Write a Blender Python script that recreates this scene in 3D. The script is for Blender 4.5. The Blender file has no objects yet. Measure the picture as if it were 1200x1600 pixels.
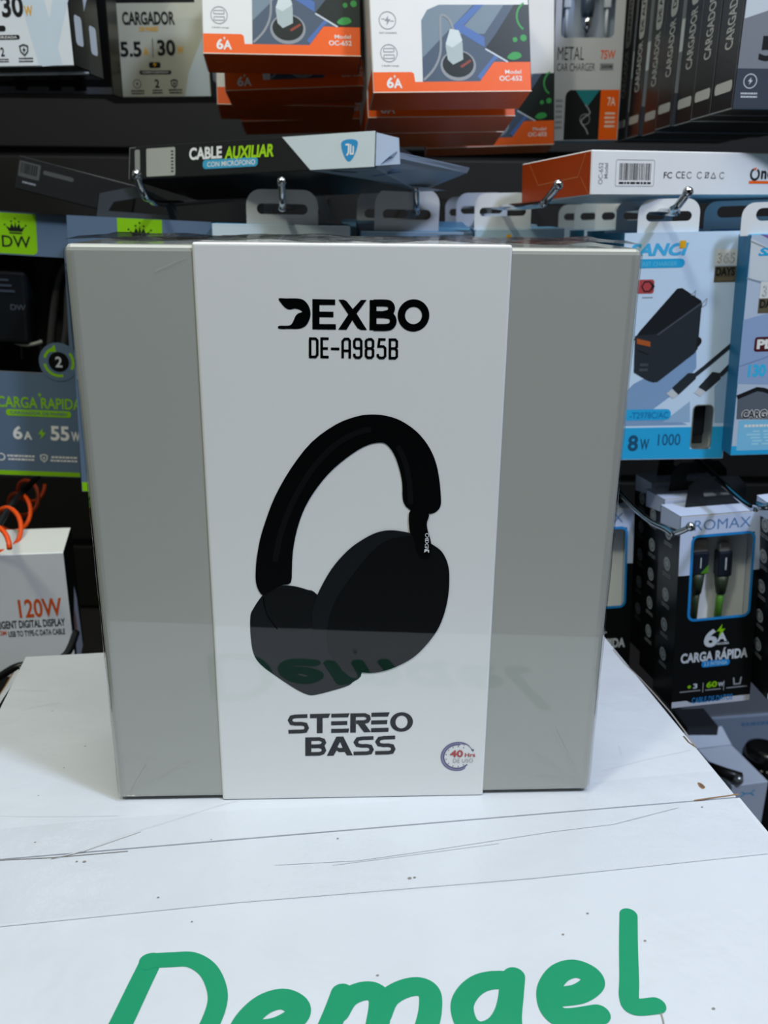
import bpy, bmesh, math, random
from mathutils import Vector, Matrix, Euler
from mathutils.geometry import tessellate_polygon

# ------------------------------------------------------------------ scene, camera, light
S = bpy.context.scene
COL = S.collection
S.view_settings.view_transform = 'Standard'
S.view_settings.look = 'None'
S.view_settings.gamma = 1.0
S.view_settings.use_curve_mapping = False
S.view_settings.exposure = 0.18

cam_d = bpy.data.cameras.new('camera')
cam = bpy.data.objects.new('camera', cam_d)
COL.objects.link(cam)
cam_d.sensor_fit = 'VERTICAL'
cam_d.sensor_height = 24.0
cam_d.lens = 24.0 * 1400.0 / 1600.0
cam_d.clip_start = 0.01
cam.matrix_world = Matrix([[0.999938, -0.01117, 0.0, 0.0], [0.003595, 0.32184, -0.946787, 0.0], [0.010575, 0.946728, 0.32186, 0.0], [0.0, 0.0, 0.0, 1.0]])
cam_d.dof.use_dof = True
cam_d.dof.focus_distance = 0.335
cam_d.dof.aperture_fstop = 13.0
S.camera = cam

W = bpy.data.worlds.new('world')
S.world = W
W.use_nodes = True
bg = W.node_tree.nodes['Background']
bg.inputs[0].default_value = (0.94, 1.0, 0.96, 1)
bg.inputs[1].default_value = 0.14


def lamp(name, loc, target, size, power, col):
    d = bpy.data.lights.new(name, 'AREA')
    d.shape = 'RECTANGLE'
    d.size, d.size_y = size
    d.energy = power
    d.color = col
    o = bpy.data.objects.new(name, d)
    o.location = loc
    o.rotation_euler = (Vector(target) - Vector(loc)).to_track_quat('-Z', 'Y').to_euler()
    COL.objects.link(o)
    return o


lamp('panel_lamp', (0, -0.10, 1.35), (0, -0.10, 0), (1.5, 0.8), 12.8, (1.0, 1.0, 0.88))
lamp('tube_lamp', (0.68, -0.12, 0.98), (0, 0.4, -0.2), (0.13, 0.13), 10.5, (0.66, 0.75, 1.0))
lamp('spot_lamp', (-0.45, -0.20, 1.05), (0, 0.4, -0.2), (0.10, 0.10), 3.8, (1.0, 0.99, 0.80))
lamp('added_rear_light', (0.05, 0.92, 1.12), (0, 0.3, -0.2), (0.60, 0.05), 2.4, (0.95, 0.98, 1.0))  # extra light with no real fitting, added for tape glints; also lifts the box tops

# ------------------------------------------------------------------ materials
_m = {}


def lin(c):
    c /= 255.0
    return c / 12.92 if c <= 0.04045 else ((c + 0.055) / 1.055) ** 2.4


def hexlin(h):
    h = h.lstrip('#')
    return tuple(lin(int(h[i:i + 2], 16)) for i in (0, 2, 4)) + (1.0,)


def paint(h, rough=0.42, coat=0.0, metal=0.0, var=0.04, scale=60.0, bump=0.0, bscale=90.0, spec=0.4):
    """printed card / plastic / metal with a faint procedural variation of tone"""
    key = (h, rough, coat, metal, var, scale, bump, bscale, spec)
    if key in _m:
        return _m[key]
    m = bpy.data.materials.new('paint_' + h.lstrip('#'))
    m.use_nodes = True
    nt = m.node_tree
    b = nt.nodes['Principled BSDF']
    c = hexlin(h)
    tc = nt.nodes.new('ShaderNodeTexCoord')
    no = nt.nodes.new('ShaderNodeTexNoise')
    no.inputs['Scale'].default_value = scale
    no.inputs['Detail'].default_value = 4
    nt.links.new(tc.outputs['Object'], no.inputs['Vector'])
    mix = nt.nodes.new('ShaderNodeMix')
    mix.data_type = 'RGBA'
    mix.inputs[6].default_value = tuple(x * (1 - var) for x in c[:3]) + (1,)
    mix.inputs[7].default_value = tuple(min(1, x * (1 + var)) for x in c[:3]) + (1,)
    nt.links.new(no.outputs['Fac'], mix.inputs[0])
    nt.links.new(mix.outputs[2], b.inputs['Base Color'])
    b.inputs['Roughness'].default_value = rough
    b.inputs['Metallic'].default_value = metal
    b.inputs['Specular IOR Level'].default_value = spec
    b.inputs['Coat Weight'].default_value = coat
    b.inputs['Coat Roughness'].default_value = 0.10 if bump > 0.2 else 0.02
    if bump:
        n2 = nt.nodes.new('ShaderNodeTexNoise')
        n2.inputs['Scale'].default_value = bscale
        n2.inputs['Detail'].default_value = 3
        nt.links.new(tc.outputs['Object'], n2.inputs['Vector'])
        bp = nt.nodes.new('ShaderNodeBump')
        bp.inputs['Strength'].default_value = bump
        bp.inputs['Distance'].default_value = 0.002
        nt.links.new(n2.outputs['Fac'], bp.inputs['Height'])
        nt.links.new(bp.outputs['Normal'], b.inputs['Normal'])
        if coat:
            nt.links.new(bp.outputs['Normal'], b.inputs['Coat Normal'])
    _m[key] = m
    return m


def clear(name, fac=1.0, rough=0.02, bump=0.0, bscale=60.0, tint=(1, 1, 1)):
    """thin clear plastic: see-through with a fresnel sheen"""
    if name in _m:
        return _m[name]
    m = bpy.data.materials.new(name)
    m.use_nodes = True
    nt = m.node_tree
    nt.nodes.remove(nt.nodes['Principled BSDF'])
    out = nt.nodes['Material Output']
    tr = nt.nodes.new('ShaderNodeBsdfTransparent')
    tr.inputs[0].default_value = tint + (1,)
    gl = nt.nodes.new('ShaderNodeBsdfGlossy')
    gl.inputs['Roughness'].default_value = rough
    fr = nt.nodes.new('ShaderNodeFresnel')
    fr.inputs['IOR'].default_value = 1.45
    mu = nt.nodes.new('ShaderNodeMath')
    mu.operation = 'MULTIPLY'
    mu.inputs[1].default_value = fac
    mx = nt.nodes.new('ShaderNodeMixShader')
    ge = nt.nodes.new('ShaderNodeNewGeometry')          # the same sheen from either side of the sheet
    io = nt.nodes.new('ShaderNodeMath')
    io.operation = 'MULTIPLY_ADD'
    io.inputs[1].default_value = 1 / 1.45 - 1.45
    io.inputs[2].default_value = 1.45
    nt.links.new(ge.outputs['Backfacing'], io.inputs[0])
    nt.links.new(io.outputs[0], fr.inputs['IOR'])
    nt.links.new(fr.outputs[0], mu.inputs[0])
    nt.links.new(mu.outputs[0], mx.inputs[0])
    nt.links.new(tr.outputs[0], mx.inputs[1])
    nt.links.new(gl.outputs[0], mx.inputs[2])
    nt.links.new(mx.outputs[0], out.inputs['Surface'])
    if bump:
        tc = nt.nodes.new('ShaderNodeTexCoord')
        n2 = nt.nodes.new('ShaderNodeTexNoise')
        n2.inputs['Scale'].default_value = bscale
        n2.inputs['Detail'].default_value = 4
        nt.links.new(tc.outputs['Object'], n2.inputs['Vector'])
        bp = nt.nodes.new('ShaderNodeBump')
        bp.inputs['Strength'].default_value = bump
        bp.inputs['Distance'].default_value = 0.002
        nt.links.new(n2.outputs['Fac'], bp.inputs['Height'])
        nt.links.new(bp.outputs['Normal'], gl.inputs['Normal'])
    _m[name] = m
    return m


# ------------------------------------------------------------------ mesh building
MM = 0.001


class MB:
    """collects shapes with materials and links them as ONE mesh object"""

    def __init__(self):
        self.v, self.f, self.mi, self.mats = [], [], [], []
        self.sm = []

    def _mat(self, m):
        if m not in self.mats:
            self.mats.append(m)
        return self.mats.index(m)

    def poly(self, pts, m, smooth=False):
        i = len(self.v)
        self.v += [tuple(p) for p in pts]
        self.f.append(list(range(i, i + len(pts))))
        self.mi.append(self._mat(m))
        self.sm.append(smooth)

    def mesh(self, verts, faces, m, smooth=False):
        i = len(self.v)
        self.v += [tuple(p) for p in verts]
        k = self._mat(m)
        for f in faces:
            self.f.append([i + j for j in f])
            self.mi.append(k)
            self.sm.append(smooth)

    def box(self, lo, hi, m, bevel=0.0, seg=2, faces=None, mtx=None):
        """box; faces: dict side->material overriding m (sides: x- x+ y- y+ z- z+)"""
        bm = bmesh.new()
        bmesh.ops.create_cube(bm, size=1.0)
        c = [(a + b) / 2 for a, b in zip(lo, hi)]
        s = [b - a for a, b in zip(lo, hi)]
        for v in bm.verts:
            v.co = Vector((v.co[0] * s[0] + c[0], v.co[1] * s[1] + c[1], v.co[2] * s[2] + c[2]))
        if bevel:
            bmesh.ops.bevel(bm, geom=list(bm.edges), offset=bevel, segments=seg, profile=0.5, affect='EDGES')
        bm.normal_update()
        i = len(self.v)
        bm.verts.index_update()
        for v in bm.verts:
            self.v.append(tuple(mtx @ v.co) if mtx else tuple(v.co))
        for f in bm.faces:
            n = f.normal
            k = max(range(3), key=lambda a: abs(n[a]))
            side = 'xyz'[k] + ('+' if n[k] > 0 else '-')
            mm = (faces or {}).get(side, m)
            self.f.append([i + v.index for v in f.verts])
            self.mi.append(self._mat(mm))
            self.sm.append(bevel > 0 and f.calc_area() < 0.0 )
        bm.free()

    def tube(self, pts, r, m, n=12, cap=True, radii=None):
        pts = [Vector(p) for p in pts]
        rings = []
        t = (pts[1] - pts[0]).normalized()
        up = Vector((0, 0, 1)) if abs(t.z) < 0.9 else Vector((1, 0, 0))
        nrm = t.cross(up).normalized()
        for k, p in enumerate(pts):
            a = pts[max(0, k - 1)]
            b = pts[min(len(pts) - 1, k + 1)]
            t = (b - a).normalized()
            nrm = (nrm - t * nrm.dot(t)).normalized()
            bi = t.cross(nrm)
            rr = radii[k] if radii else r
            rings.append([p + (nrm * math.cos(2 * math.pi * j / n) + bi * math.sin(2 * math.pi * j / n)) * rr for j in range(n)])
        v = [q for rg in rings for q in rg]
        f = []
        for k in range(len(pts) - 1):
            for j in range(n):
                j2 = (j + 1) % n
                f.append([k * n + j, k * n + j2, (k + 1) * n + j2, (k + 1) * n + j])
        if cap:
            f.append(list(range(n))[::-1])
            f.append([(len(pts) - 1) * n + j for j in range(n)])
        self.mesh(v, f, m, True)

    def ball(self, c, r, m, n=14):
        bm = bmesh.new()
        bmesh.ops.create_uvsphere(bm, u_segments=n, v_segments=n // 2 + 2, radius=r)
        bm.verts.index_update()
        self.mesh([Vector(c) + v.co for v in bm.verts], [[v.index for v in f.verts] for f in bm.faces], m, True)
        bm.free()

    def build(self, name, parent=None):
        me = bpy.data.meshes.new(name)
        me.from_pydata(self.v, [], self.f)
        for m in self.mats:
            me.materials.append(m)
        for p, k, s in zip(me.polygons, self.mi, self.sm):
            p.material_index = k
            p.use_smooth = s
        me.update()
        o = bpy.data.objects.new(name, me)
        COL.objects.link(o)
        if parent:
            o.parent = parent
        return o


def tag(o, label, cat, group=None):
    o['label'] = label
    o['category'] = cat
    if group:
        o['group'] = group
    return o


def thing(name, label, cat, loc=(0, 0, 0), rot=(0, 0, 0), group=None):
    o = bpy.data.objects.new(name, None)
    o.empty_display_size = 0.02
    o.location = loc
    o.rotation_euler = rot
    COL.objects.link(o)
    return tag(o, label, cat, group)


def dup(root, loc, label, rot=None):
    """copy of a thing with copies of its parts and their sub-parts"""
    r = root.copy()
    COL.objects.link(r)
    r.location = loc
    if rot is not None:
        r.rotation_euler = rot
    r['label'] = label
    for ch in list(root.children):
        c = ch.copy()
        COL.objects.link(c)
        c.parent = r
        for g in list(ch.children):
            d = g.copy()
            COL.objects.link(d)
            d.parent = c
    return r


def struct(o):
    o['kind'] = 'structure'
    return o


# ------------------------------------------------------------------ flat artwork
def smooth(pts, n=5, closed=True):
    """Catmull-Rom through the points"""
    P = [Vector(p) for p in pts]
    N = len(P)
    out = []
    rng = range(N if closed else N - 1)
    for i in rng:
        if closed:
            a, b, c, d = P[(i - 1) % N], P[i], P[(i + 1) % N], P[(i + 2) % N]
        else:
            a, b, c, d = P[max(i - 1, 0)], P[i], P[i + 1], P[min(i + 2, N - 1)]
        for k in range(n):
            t = k / n
            out.append(tuple(0.5 * ((2 * b) + (-a + c) * t + (2 * a - 5 * b + 4 * c - d) * t * t + (-a + 3 * b - 3 * c + d) * t ** 3)))
    if not closed:
        out.append(tuple(P[-1]))
    return out


def circ(u, v, r, n=28, ry=None):
    ry = ry or r
    return [(u + r * math.cos(2 * math.pi * k / n), v + ry * math.sin(2 * math.pi * k / n)) for k in range(n)]


def rect(R):
    u0, v0, u1, v1 = R
    return [(u0, v0), (u1, v0), (u1, v1), (u0, v1)]


def rrect(R, r, n=5):
    u0, v0, u1, v1 = min(R[0], R[2]), min(R[1], R[3]), max(R[0], R[2]), max(R[1], R[3])
    r = min(r, (u1 - u0) / 2 - 1e-4, (v1 - v0) / 2 - 1e-4)
    out = []
    for cx, cy, a0 in ((u1 - r, v1 - r, 0), (u0 + r, v1 - r, 90), (u0 + r, v0 + r, 180), (u1 - r, v0 + r, 270)):
        for k in range(n + 1):
            a = math.radians(a0 + 90 * k / n)
            out.append((cx + r * math.cos(a), cy + r * math.sin(a)))
    return out


def front(u, v, h):
    return (u * MM, -h * MM, v * MM)


def face_left(w):
    return lambda u, v, h: (-w / 2 - h * MM, -u * MM, v * MM)      # u runs from back (negative) to front (0)


def face_right(w):
    return lambda u, v, h: (w / 2 + h * MM, u * MM, v * MM)        # u runs from front to back


def face_top(hh):
    return lambda u, v, h: (u * MM, v * MM, hh + h * MM)


def face_bottom():
    return lambda u, v, h: (u * MM, v * MM, -h * MM)


_tc = {}


def glyphs(s, bold, shear):
    key = (s, bold, shear)
    if key not in _tc:
        c = bpy.data.curves.new('lettering', 'FONT')
        c.body = s
        c.offset = bold
        c.shear = shear
        c.resolution_u = 4
        o = bpy.data.objects.new('lettering', c)
        me = bpy.data.meshes.new_from_object(o)
        vs = [(v.co.x, v.co.y) for v in me.vertices]
        fs = [list(p.vertices) for p in me.polygons]
        bpy.data.objects.remove(o)
        bpy.data.meshes.remove(me)
        bpy.data.curves.remove(c)
        xs = [v[0] for v in vs]
        ys = [v[1] for v in vs]
        x0, x1, y0, y1 = min(xs), max(xs), min(ys), max(ys)
        _tc[key] = ([((x - x0) / (x1 - x0), (y - y0) / (y1 - y0)) for x, y in vs], fs)
    return _tc[key]


class Art:
    """flat printing laid on one face of a box, in millimetres"""

    def __init__(self, mb, m=front):
        self.mb, self.map = mb, m

    def fill(self, loops, m, layer=1):
        if not isinstance(loops[0], list):
            loops = [loops]
        tri = tessellate_polygon([[Vector((p[0], p[1], 0)) for p in lp] for lp in loops])
        flat = [p for lp in loops for p in lp]
        self.mb.mesh([self.map(p[0], p[1], 0.10 * layer) for p in flat], [list(t) for t in tri], m)

    def text(self, s, R, m, layer=2, bold=0.02, shear=0.0, slope=0.0):
        """s fitted to the rectangle R = (u0, v0, u1, v1); slope lifts the right end"""
        vs, fs = glyphs(s, bold, shear)
        u0, v0, u1, v1 = R
        self.mb.mesh([self.map(u0 + (u1 - u0) * x, v0 + (v1 - v0) * y + slope * x, 0.10 * layer) for x, y in vs], fs, m)

    def text_up(self, s, R, m, layer=2, bold=0.02, shear=0.0):
        """the same, reading from bottom to top"""
        vs, fs = glyphs(s, bold, shear)
        u0, v0, u1, v1 = R
        self.mb.mesh([self.map(u1 - (u1 - u0) * y, v0 + (v1 - v0) * x, 0.10 * layer) for x, y in vs], fs, m)

    def stroke(self, pts, w, m, layer=2, caps=True, closed=False):
        P = [Vector((p[0], p[1])) for p in pts]
        if closed:
            P = P + [P[0], P[1]]
        N = len(P)
        L, Rr = [], []
        for i, p in enumerate(P):
            d0 = (P[i] - P[i - 1]).normalized() if i > 0 else None
            d1 = (P[i + 1] - P[i]).normalized() if i < N - 1 else None
            if d0 is None: d0 = d1
            if d1 is None: d1 = d0
            n0 = Vector((-d0.y, d0.x))
            n1 = Vector((-d1.y, d1.x))
            n = (n0 + n1)
            n = n.normalized() if n.length > 1e-6 else n0
            k = min(1.6, 1.0 / max(0.3, n.dot(n0)))
            L.append(p + n * w / 2 * k)
            Rr.append(p - n * w / 2 * k)
        # the ink climbs by a hair along the stroke so that tight bends never lie in one plane
        hh = [0.10 * layer + 0.05 * i / N for i in range(N)]
        vs = [self.map(q.x, q.y, h) for q, h in zip(L, hh)] + [self.map(q.x, q.y, h) for q, h in zip(Rr, hh)]
        self.mb.mesh(vs, [[i, i + 1, N + i + 1, N + i] for i in range(N - 1)], m)
        if caps and not closed:
            for q, e, h in ((P[0], P[0] - P[1], hh[0]), (P[-1], P[-1] - P[-2], hh[-1])):
                a0 = math.atan2(e.y, e.x)
                fan = [self.map(q.x + w / 2 * math.cos(a0 + math.pi * (k / 12 - .5)), q.y + w / 2 * math.sin(a0 + math.pi * (k / 12 - .5)), h) for k in range(13)]
                self.mb.mesh(fan, [list(range(13))], m)

    def ring(self, u, v, r, w, m, layer=2, a0=0, a1=360, n=40):
        a = [math.radians(a0 + (a1 - a0) * k / n) for k in range(n + 1)]
        vs = [self.map(u + (r - w / 2) * math.cos(t), v + (r - w / 2) * math.sin(t), 0.10 * layer) for t in a]
        vs += [self.map(u + (r + w / 2) * math.cos(t), v + (r + w / 2) * math.sin(t), 0.10 * layer) for t in a]
        self.mb.mesh(vs, [[i, i + 1, n + 2 + i, n + 1 + i] for i in range(n)], m)

    def rule(self, u0, v0, u1, v1, w, m, layer=2):
        self.stroke([(u0, v0), (u1, v1)], w, m, layer, caps=False)

    def smallprint(self, R, m, rows=2, layer=2, seed=1):
        """lines of print too small to read: short dashes"""
        rnd = random.Random(seed)
        u0, v0, u1, v1 = R
        h = (v1 - v0) / rows
        for k in range(rows):
            x = u0 + rnd.random() * 0.08 * (u1 - u0)
            while x < u1:
                wd = (u1 - u0) * (0.05 + 0.10 * rnd.random())
                self.fill(rect((x, v0 + h * (k + 0.25), min(u1, x + wd), v0 + h * (k + 0.75))), m, layer)
                x += wd + (u1 - u0) * 0.025


def plate(mb, loops, m, y0, y1, medge=None):
    """card sheet with holes standing in the x-z plane, loops in mm, between depths y0 and y1 (m)"""
    if not isinstance(loops[0], list):
        loops = [loops]
    tri = tessellate_polygon([[Vector((p[0], p[1], 0)) for p in lp] for lp in loops])
    flat = [p for lp in loops for p in lp]
    for y in (y0, y1):
        mb.mesh([(p[0] * MM, y, p[1] * MM) for p in flat], [list(t) for t in tri], m)
    for lp in loops:
        n = len(lp)
        vs = [(p[0] * MM, y0, p[1] * MM) for p in lp] + [(p[0] * MM, y1, p[1] * MM) for p in lp]
        mb.mesh(vs, [[i, (i + 1) % n, n + (i + 1) % n, n + i] for i in range(n)], medge or m)


def window_body(mb, w, h, d, hole, mfront, msides, mliner, mtop=None, mbottom=None):
    """a card box (w, h, d in mm) whose front is cut out along the loop `hole`"""
    plate(mb, [rect((-w / 2, 0, w / 2, h)), hole], mfront, 0.0, 0.0005)
    x, z, y = w / 2 * MM, h * MM, d * MM
    mb.poly([(-x, 0, 0), (-x, y, 0), (-x, y, z), (-x, 0, z)], msides)
    mb.poly([(x, 0, 0), (x, 0, z), (x, y, z), (x, y, 0)], msides)
    mb.poly([(-x, 0, z), (-x, y, z), (x, y, z), (x, 0, z)], mtop or msides)
    mb.poly([(-x, 0, 0), (x, 0, 0), (x, y, 0), (-x, y, 0)], mbottom or msides)
    mb.poly([(-x, y, 0), (x, y, 0), (x, y, z), (-x, y, z)], msides)
    e = 0.0006
    mb.poly([(-x + e, y - e, e), (x - e, y - e, e), (x - e, y - e, z - e), (-x + e, y - e, z - e)], mliner)
    mb.poly([(-x + e, e, e), (-x + e, y - e, e), (-x + e, y - e, z - e), (-x + e, e, z - e)], mliner)
    mb.poly([(x - e, e, e), (x - e, e, z - e), (x - e, y - e, z - e), (x - e, y - e, e)], mliner)
    mb.poly([(-x + e, e, z - e), (-x + e, y - e, z - e), (x - e, y - e, z - e), (x - e, e, z - e)], mliner)
    mb.poly([(-x + e, e, e), (x - e, e, e), (x - e, y - e, e), (-x + e, y - e, e)], mliner)


def pane(loop, parent, y=0.0012):
    mb = MB()
    tri = tessellate_polygon([[Vector((p[0], p[1], 0)) for p in loop]])
    mb.mesh([(p[0] * MM, y, p[1] * MM) for p in loop], [list(t) for t in tri], clear('clear_window_film', 0.8, 0.05, 0.15, 30))
    return mb.build('window_pane', parent)


def hang_tab(parent, u, v0, w, h, slot, m, y=0.001, hook_peak=False):
    """round-shouldered hanging tab with a long euro slot; slot=(width, height, v centre offset)"""
    mb = MB()
    r = min(w * 0.22, h * 0.45)
    outer = [(u - w / 2, v0 - 1), (u + w / 2, v0 - 1)]
    for cx, a0 in ((u + w / 2 - r, 0), (u - w / 2 + r, 90)):
        for k in range(7):
            a = math.radians(a0 + 15 * k)
            outer.append((cx + r * math.cos(a), v0 + h - r + r * math.sin(a)))
    sw, sh, sv = slot
    hole = rrect((u - sw / 2, v0 + sv - sh / 2, u + sw / 2, v0 + sv + sh / 2), sh / 2)
    plate(mb, [outer, hole], m, y, y + 0.0006)
    return mb.build('hang_tab', parent)


def hook(label, path, r=0.0022, tip=0.0028, group='metal display hooks'):
    """chromed display prong: rod with a rounded tip"""
    mb = MB()
    pts = [Vector(p) for p in path]
    mb.tube(smooth([tuple(p) for p in pts], 6, False), r, CHROME, 12)
    o = mb.build('display_hook')
    tag(o, label, 'hook', group)
    b = MB()
    b.ball(pts[-1], tip, CHROME)
    b.build('rounded_tip', o)
    return o


CHROME = paint('#c8ccd0', 0.12, metal=1.0, var=0.02)
BLACK = paint('#0b0d0e', 0.35)
SOOT = paint('#17191a', 0.4)
WHITE = paint('#e4e6e4', 0.4)
ORANGE = paint('#f2600c', 0.4)
LIME = paint('#86c40c', 0.45)
INK = paint('#15181a', 0.45)

# ------------------------------------------------------------------ the setting
FLOOR_Z = -0.54
mb = MB()
mb.box((-2.6, -3.0, FLOOR_Z - 0.02), (2.6, 1.20, FLOOR_Z), paint('#211f1e', 0.6, var=0.1, scale=9))
struct(mb.build('floor'))
mb = MB()
WALLM = paint('#0f0f0f', 0.6, var=0.12, scale=14)
GROOVE = paint('#060606', 0.6)
mb.box((-1.6, 1.16, FLOOR_Z), (1.6, 1.20, 0.90), GROOVE)
z = FLOOR_Z
while z < 0.86:                       # slatwall boards with a groove between each pair
    mb.box((-1.6, 1.15, z + 0.004), (1.6, 1.161, z + 0.094), WALLM, bevel=0.0015)
    z += 0.10
struct(mb.build('wall_back'))
mb = MB()
mb.box((-2.6, -3.05, FLOOR_Z), (2.6, -3.0, 1.9), paint('#1c1c1d', 0.7, var=0.1, scale=5))
struct(mb.build('wall_front'))

# ------------------------------------------------------------------ white carton the gift box stands on
CZ = -0.2376467
CW, CD0, CD1, SEAM = ((-0.1335, 0.199), 0.16, 0.467, 0.2995)
cart = thing('carton', 'large scuffed white carton with green rounded lettering and a taped seam on top', 'cardboard box',
             (0, 0, FLOOR_Z), (0, 0, math.radians(8.3)))
CH = CZ - FLOOR_Z
CARD = paint('#cdd3da', 0.40, coat=0.5, var=0.055, scale=26, bump=0.40, bscale=60, spec=0.4)
CARDSIDE = paint('#cfd3d6', 0.45, var=0.05, scale=20)
KRAFT = paint('#8a6a48', 0.7, var=0.2, scale=160)
KRAFTD = paint('#5d4833', 0.75, var=0.2, scale=160)
x0, x1 = CW
mb = MB()
t = 0.0045
mb.box((x0, CD0, 0), (x1, CD0 + t, CH - 0.0035), CARDSIDE, 0.001)
mb.box((x0, CD1 - t, 0), (x1, CD1, CH - 0.0035), CARDSIDE, 0.001)
mb.box((x0 + 0.001, CD0 + t, 0), (x0 + t, CD1 - t, CH - 0.0075), CARDSIDE, faces={'z+': KRAFT})
mb.box((x1 - t, CD0 + t, 0), (x1, CD1 - t, CH - 0.0065), CARDSIDE, faces={'z+': KRAFT})
mb.build('carton_wall', cart)


def flap(name, xa, xb, ya, yb, ztop, edge):
    """corrugated flap: white liners, brown fluted edge along `edge`"""
    m = MB()
    m.box((xa, ya, ztop - 0.0040), (xb, yb, ztop), CARD, 0.0002, 1)
    return m.build(name, cart)


inner = MB()                           # the two short flaps folded in below
inner.box((x0 + 0.001, CD0 + 0.006, CH - 0.0085), (x0 + 0.115, CD1 - 0.006, CH - 0.0045), CARD, 0.0005, 1, faces={'x-': KRAFT})
inner.box((x1 - 0.115, CD0 + 0.006, CH - 0.0085), (x1 + 0.0004, CD1 - 0.006, CH - 0.0045), CARD, 0.0005, 1, faces={'x+': CARDSIDE})
inner.build('short_flap', cart)

rf = flap('rear_flap', x0 + 0.002, x1 - 0.0012, SEAM + 0.0003, CD1, CH, 'y-')
ff = flap('front_flap', x0 + 0.001, x1 + 0.0002, CD0, SEAM - 0.0003, CH - 0.0002, 'none')

# wear: fine creases, scuffs, a torn brown spot and the split liner along the right edge
mb = MB()
a = Art(mb, face_top(CH))
CREASE = paint('#c0c6cc', 0.5)
CREASED = paint('#8b8884', 0.6)
SCUFF = paint('#c7ccd3', 0.5)
a.stroke([(-109.9, 326.1),(-99.5, 324.3),(-78.8, 321.7),(-62.1, 320.0)], 0.35, CREASE, 0.5, False)
a.stroke([(-81.7, 297.4),(-70.5, 301.1),(-56.8, 308.1),(-42.3, 313.3),(-24.6, 320.6),(-12.8, 324.2)], 0.7, SCUFF, 0.5, False)
a.stroke([(-84.0, 297.0),(-72.6, 299.5),(-51.9, 308.6)], 0.3, CREASED, 0.6, False)
a.stroke([(147.0, 324.6),(170.6, 330.5),(194.6, 335.1)], 0.25, CREASE, 0.5, False)
a.stroke([(196.6, 435.7),(196.6, 419.7),(198.4, 402.2),(199.2, 385.3),(199.5, 367.1),(198.8, 350.3),(198.0, 337.4)], 0.8, CREASED, 0.6, False)
a.stroke([(196.4, 346.7),(196.4, 341.3),(198.0, 336.8)], 0.9, KRAFTD, 0.7, False)
a.stroke([(162.0, 342.4),(161.7, 339.3),(160.4, 335.3)], 0.4, CREASE, 0.5)
a.fill(smooth([(185.8, 311.1),(187.3, 310.4),(187.7, 307.6),(185.9, 306.5),(185.1, 308.4)], 3), KRAFT, 0.6)
a.fill(smooth([(186.2, 310.6),(187.2, 309.0),(186.9, 307.2),(185.9, 308.3)], 3), KRAFTD, 0.7)
for u, v, s in [(-84.1, 373.4, 0.5),(-105.3, 406.9, 0.4),(-90.5, 357.1, 0.35),(-97.4, 338.1, 0.4),(-92.2, 307.6, 0.5),(-74.1, 294.3, 0.5),(-71.2, 293.9, 0.7),(-41.6, 271.1, 0.5),(32.6, 226.2, 0.5),(-23.8, 300.4, 0.4),(179.8, 294.9, 0.5),(25.9, 294.7, 0.5),(110.5, 243.4, 0.5),(125.7, 228.7, 0.5),(50.5, 269.1, 0.8),(52.4, 269.2, 0.6),(98.6, 235.1, 0.5),(135.7, 199.6, 0.6),(-28.8, 257.7, 0.4)]:
    a.fill(circ(u, v, s, 8, s * 0.7), CREASED, 0.6)
a.stroke([(-120.1, 409.3),(-113.1, 412.1),(-102.8, 414.5)], 0.3, CREASE, 0.5, False)
a.stroke([(-130.3, 430.6),(-121.4, 428.9),(-113.1, 427.2)], 0.4, SCUFF, 0.5, False)
a.stroke([(-132.2, 455.5),(-127.6, 452.8),(-124.3, 449.6)], 0.4, CREASE, 0.5, False)
a.stroke([(118.5, 200.2),(118.1, 197.9),(117.4, 195.4)], 0.5, CREASED, 0.6, False)
a.stroke([(178.6, 299.4),(186.2, 300.1),(193.7, 300.5),(199.6, 301.1)], 0.8, KRAFT, 0.7, False)
a.stroke([(-103.2, 298.8),(-84.2, 297.7),(-55.5, 297.7)], 0.4, CREASED, 0.7, False)
mb.build('scuff_marking', rf)

# torn liners at the crushed left corner
mb = MB()
P = [(-131.7, 453.3),(-131.9, 442.8),(-132.2, 425.7),(-133.2, 412.2),(-134.0, 388.2)]
vs, fs = [], []
for i, (u, v) in enumerate(P):
    for j, (dx, dz) in enumerate(((0.0, 0.0), (-3.5, -1.6), (-5.5, -6.5), (-4.0, -15.0))):
        vs.append(((u + dx + 0.8 * math.sin(i * 2.1 + j)) * MM, v * MM, CH - 0.0005 + (dz + 0.6 * math.cos(i * 1.7 + j)) * MM))
for i in range(len(P) - 1):
    for j in range(3):
        fs.append([i * 4 + j, i * 4 + j + 1, i * 4 + j + 5, i * 4 + j + 4])
mb.mesh(vs, fs, CARD)
mb.mesh([(x - 0.0015, y, zz - 0.0012) for x, y, zz in vs], fs, KRAFT)
mb.build('torn_edge', cart)

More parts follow.
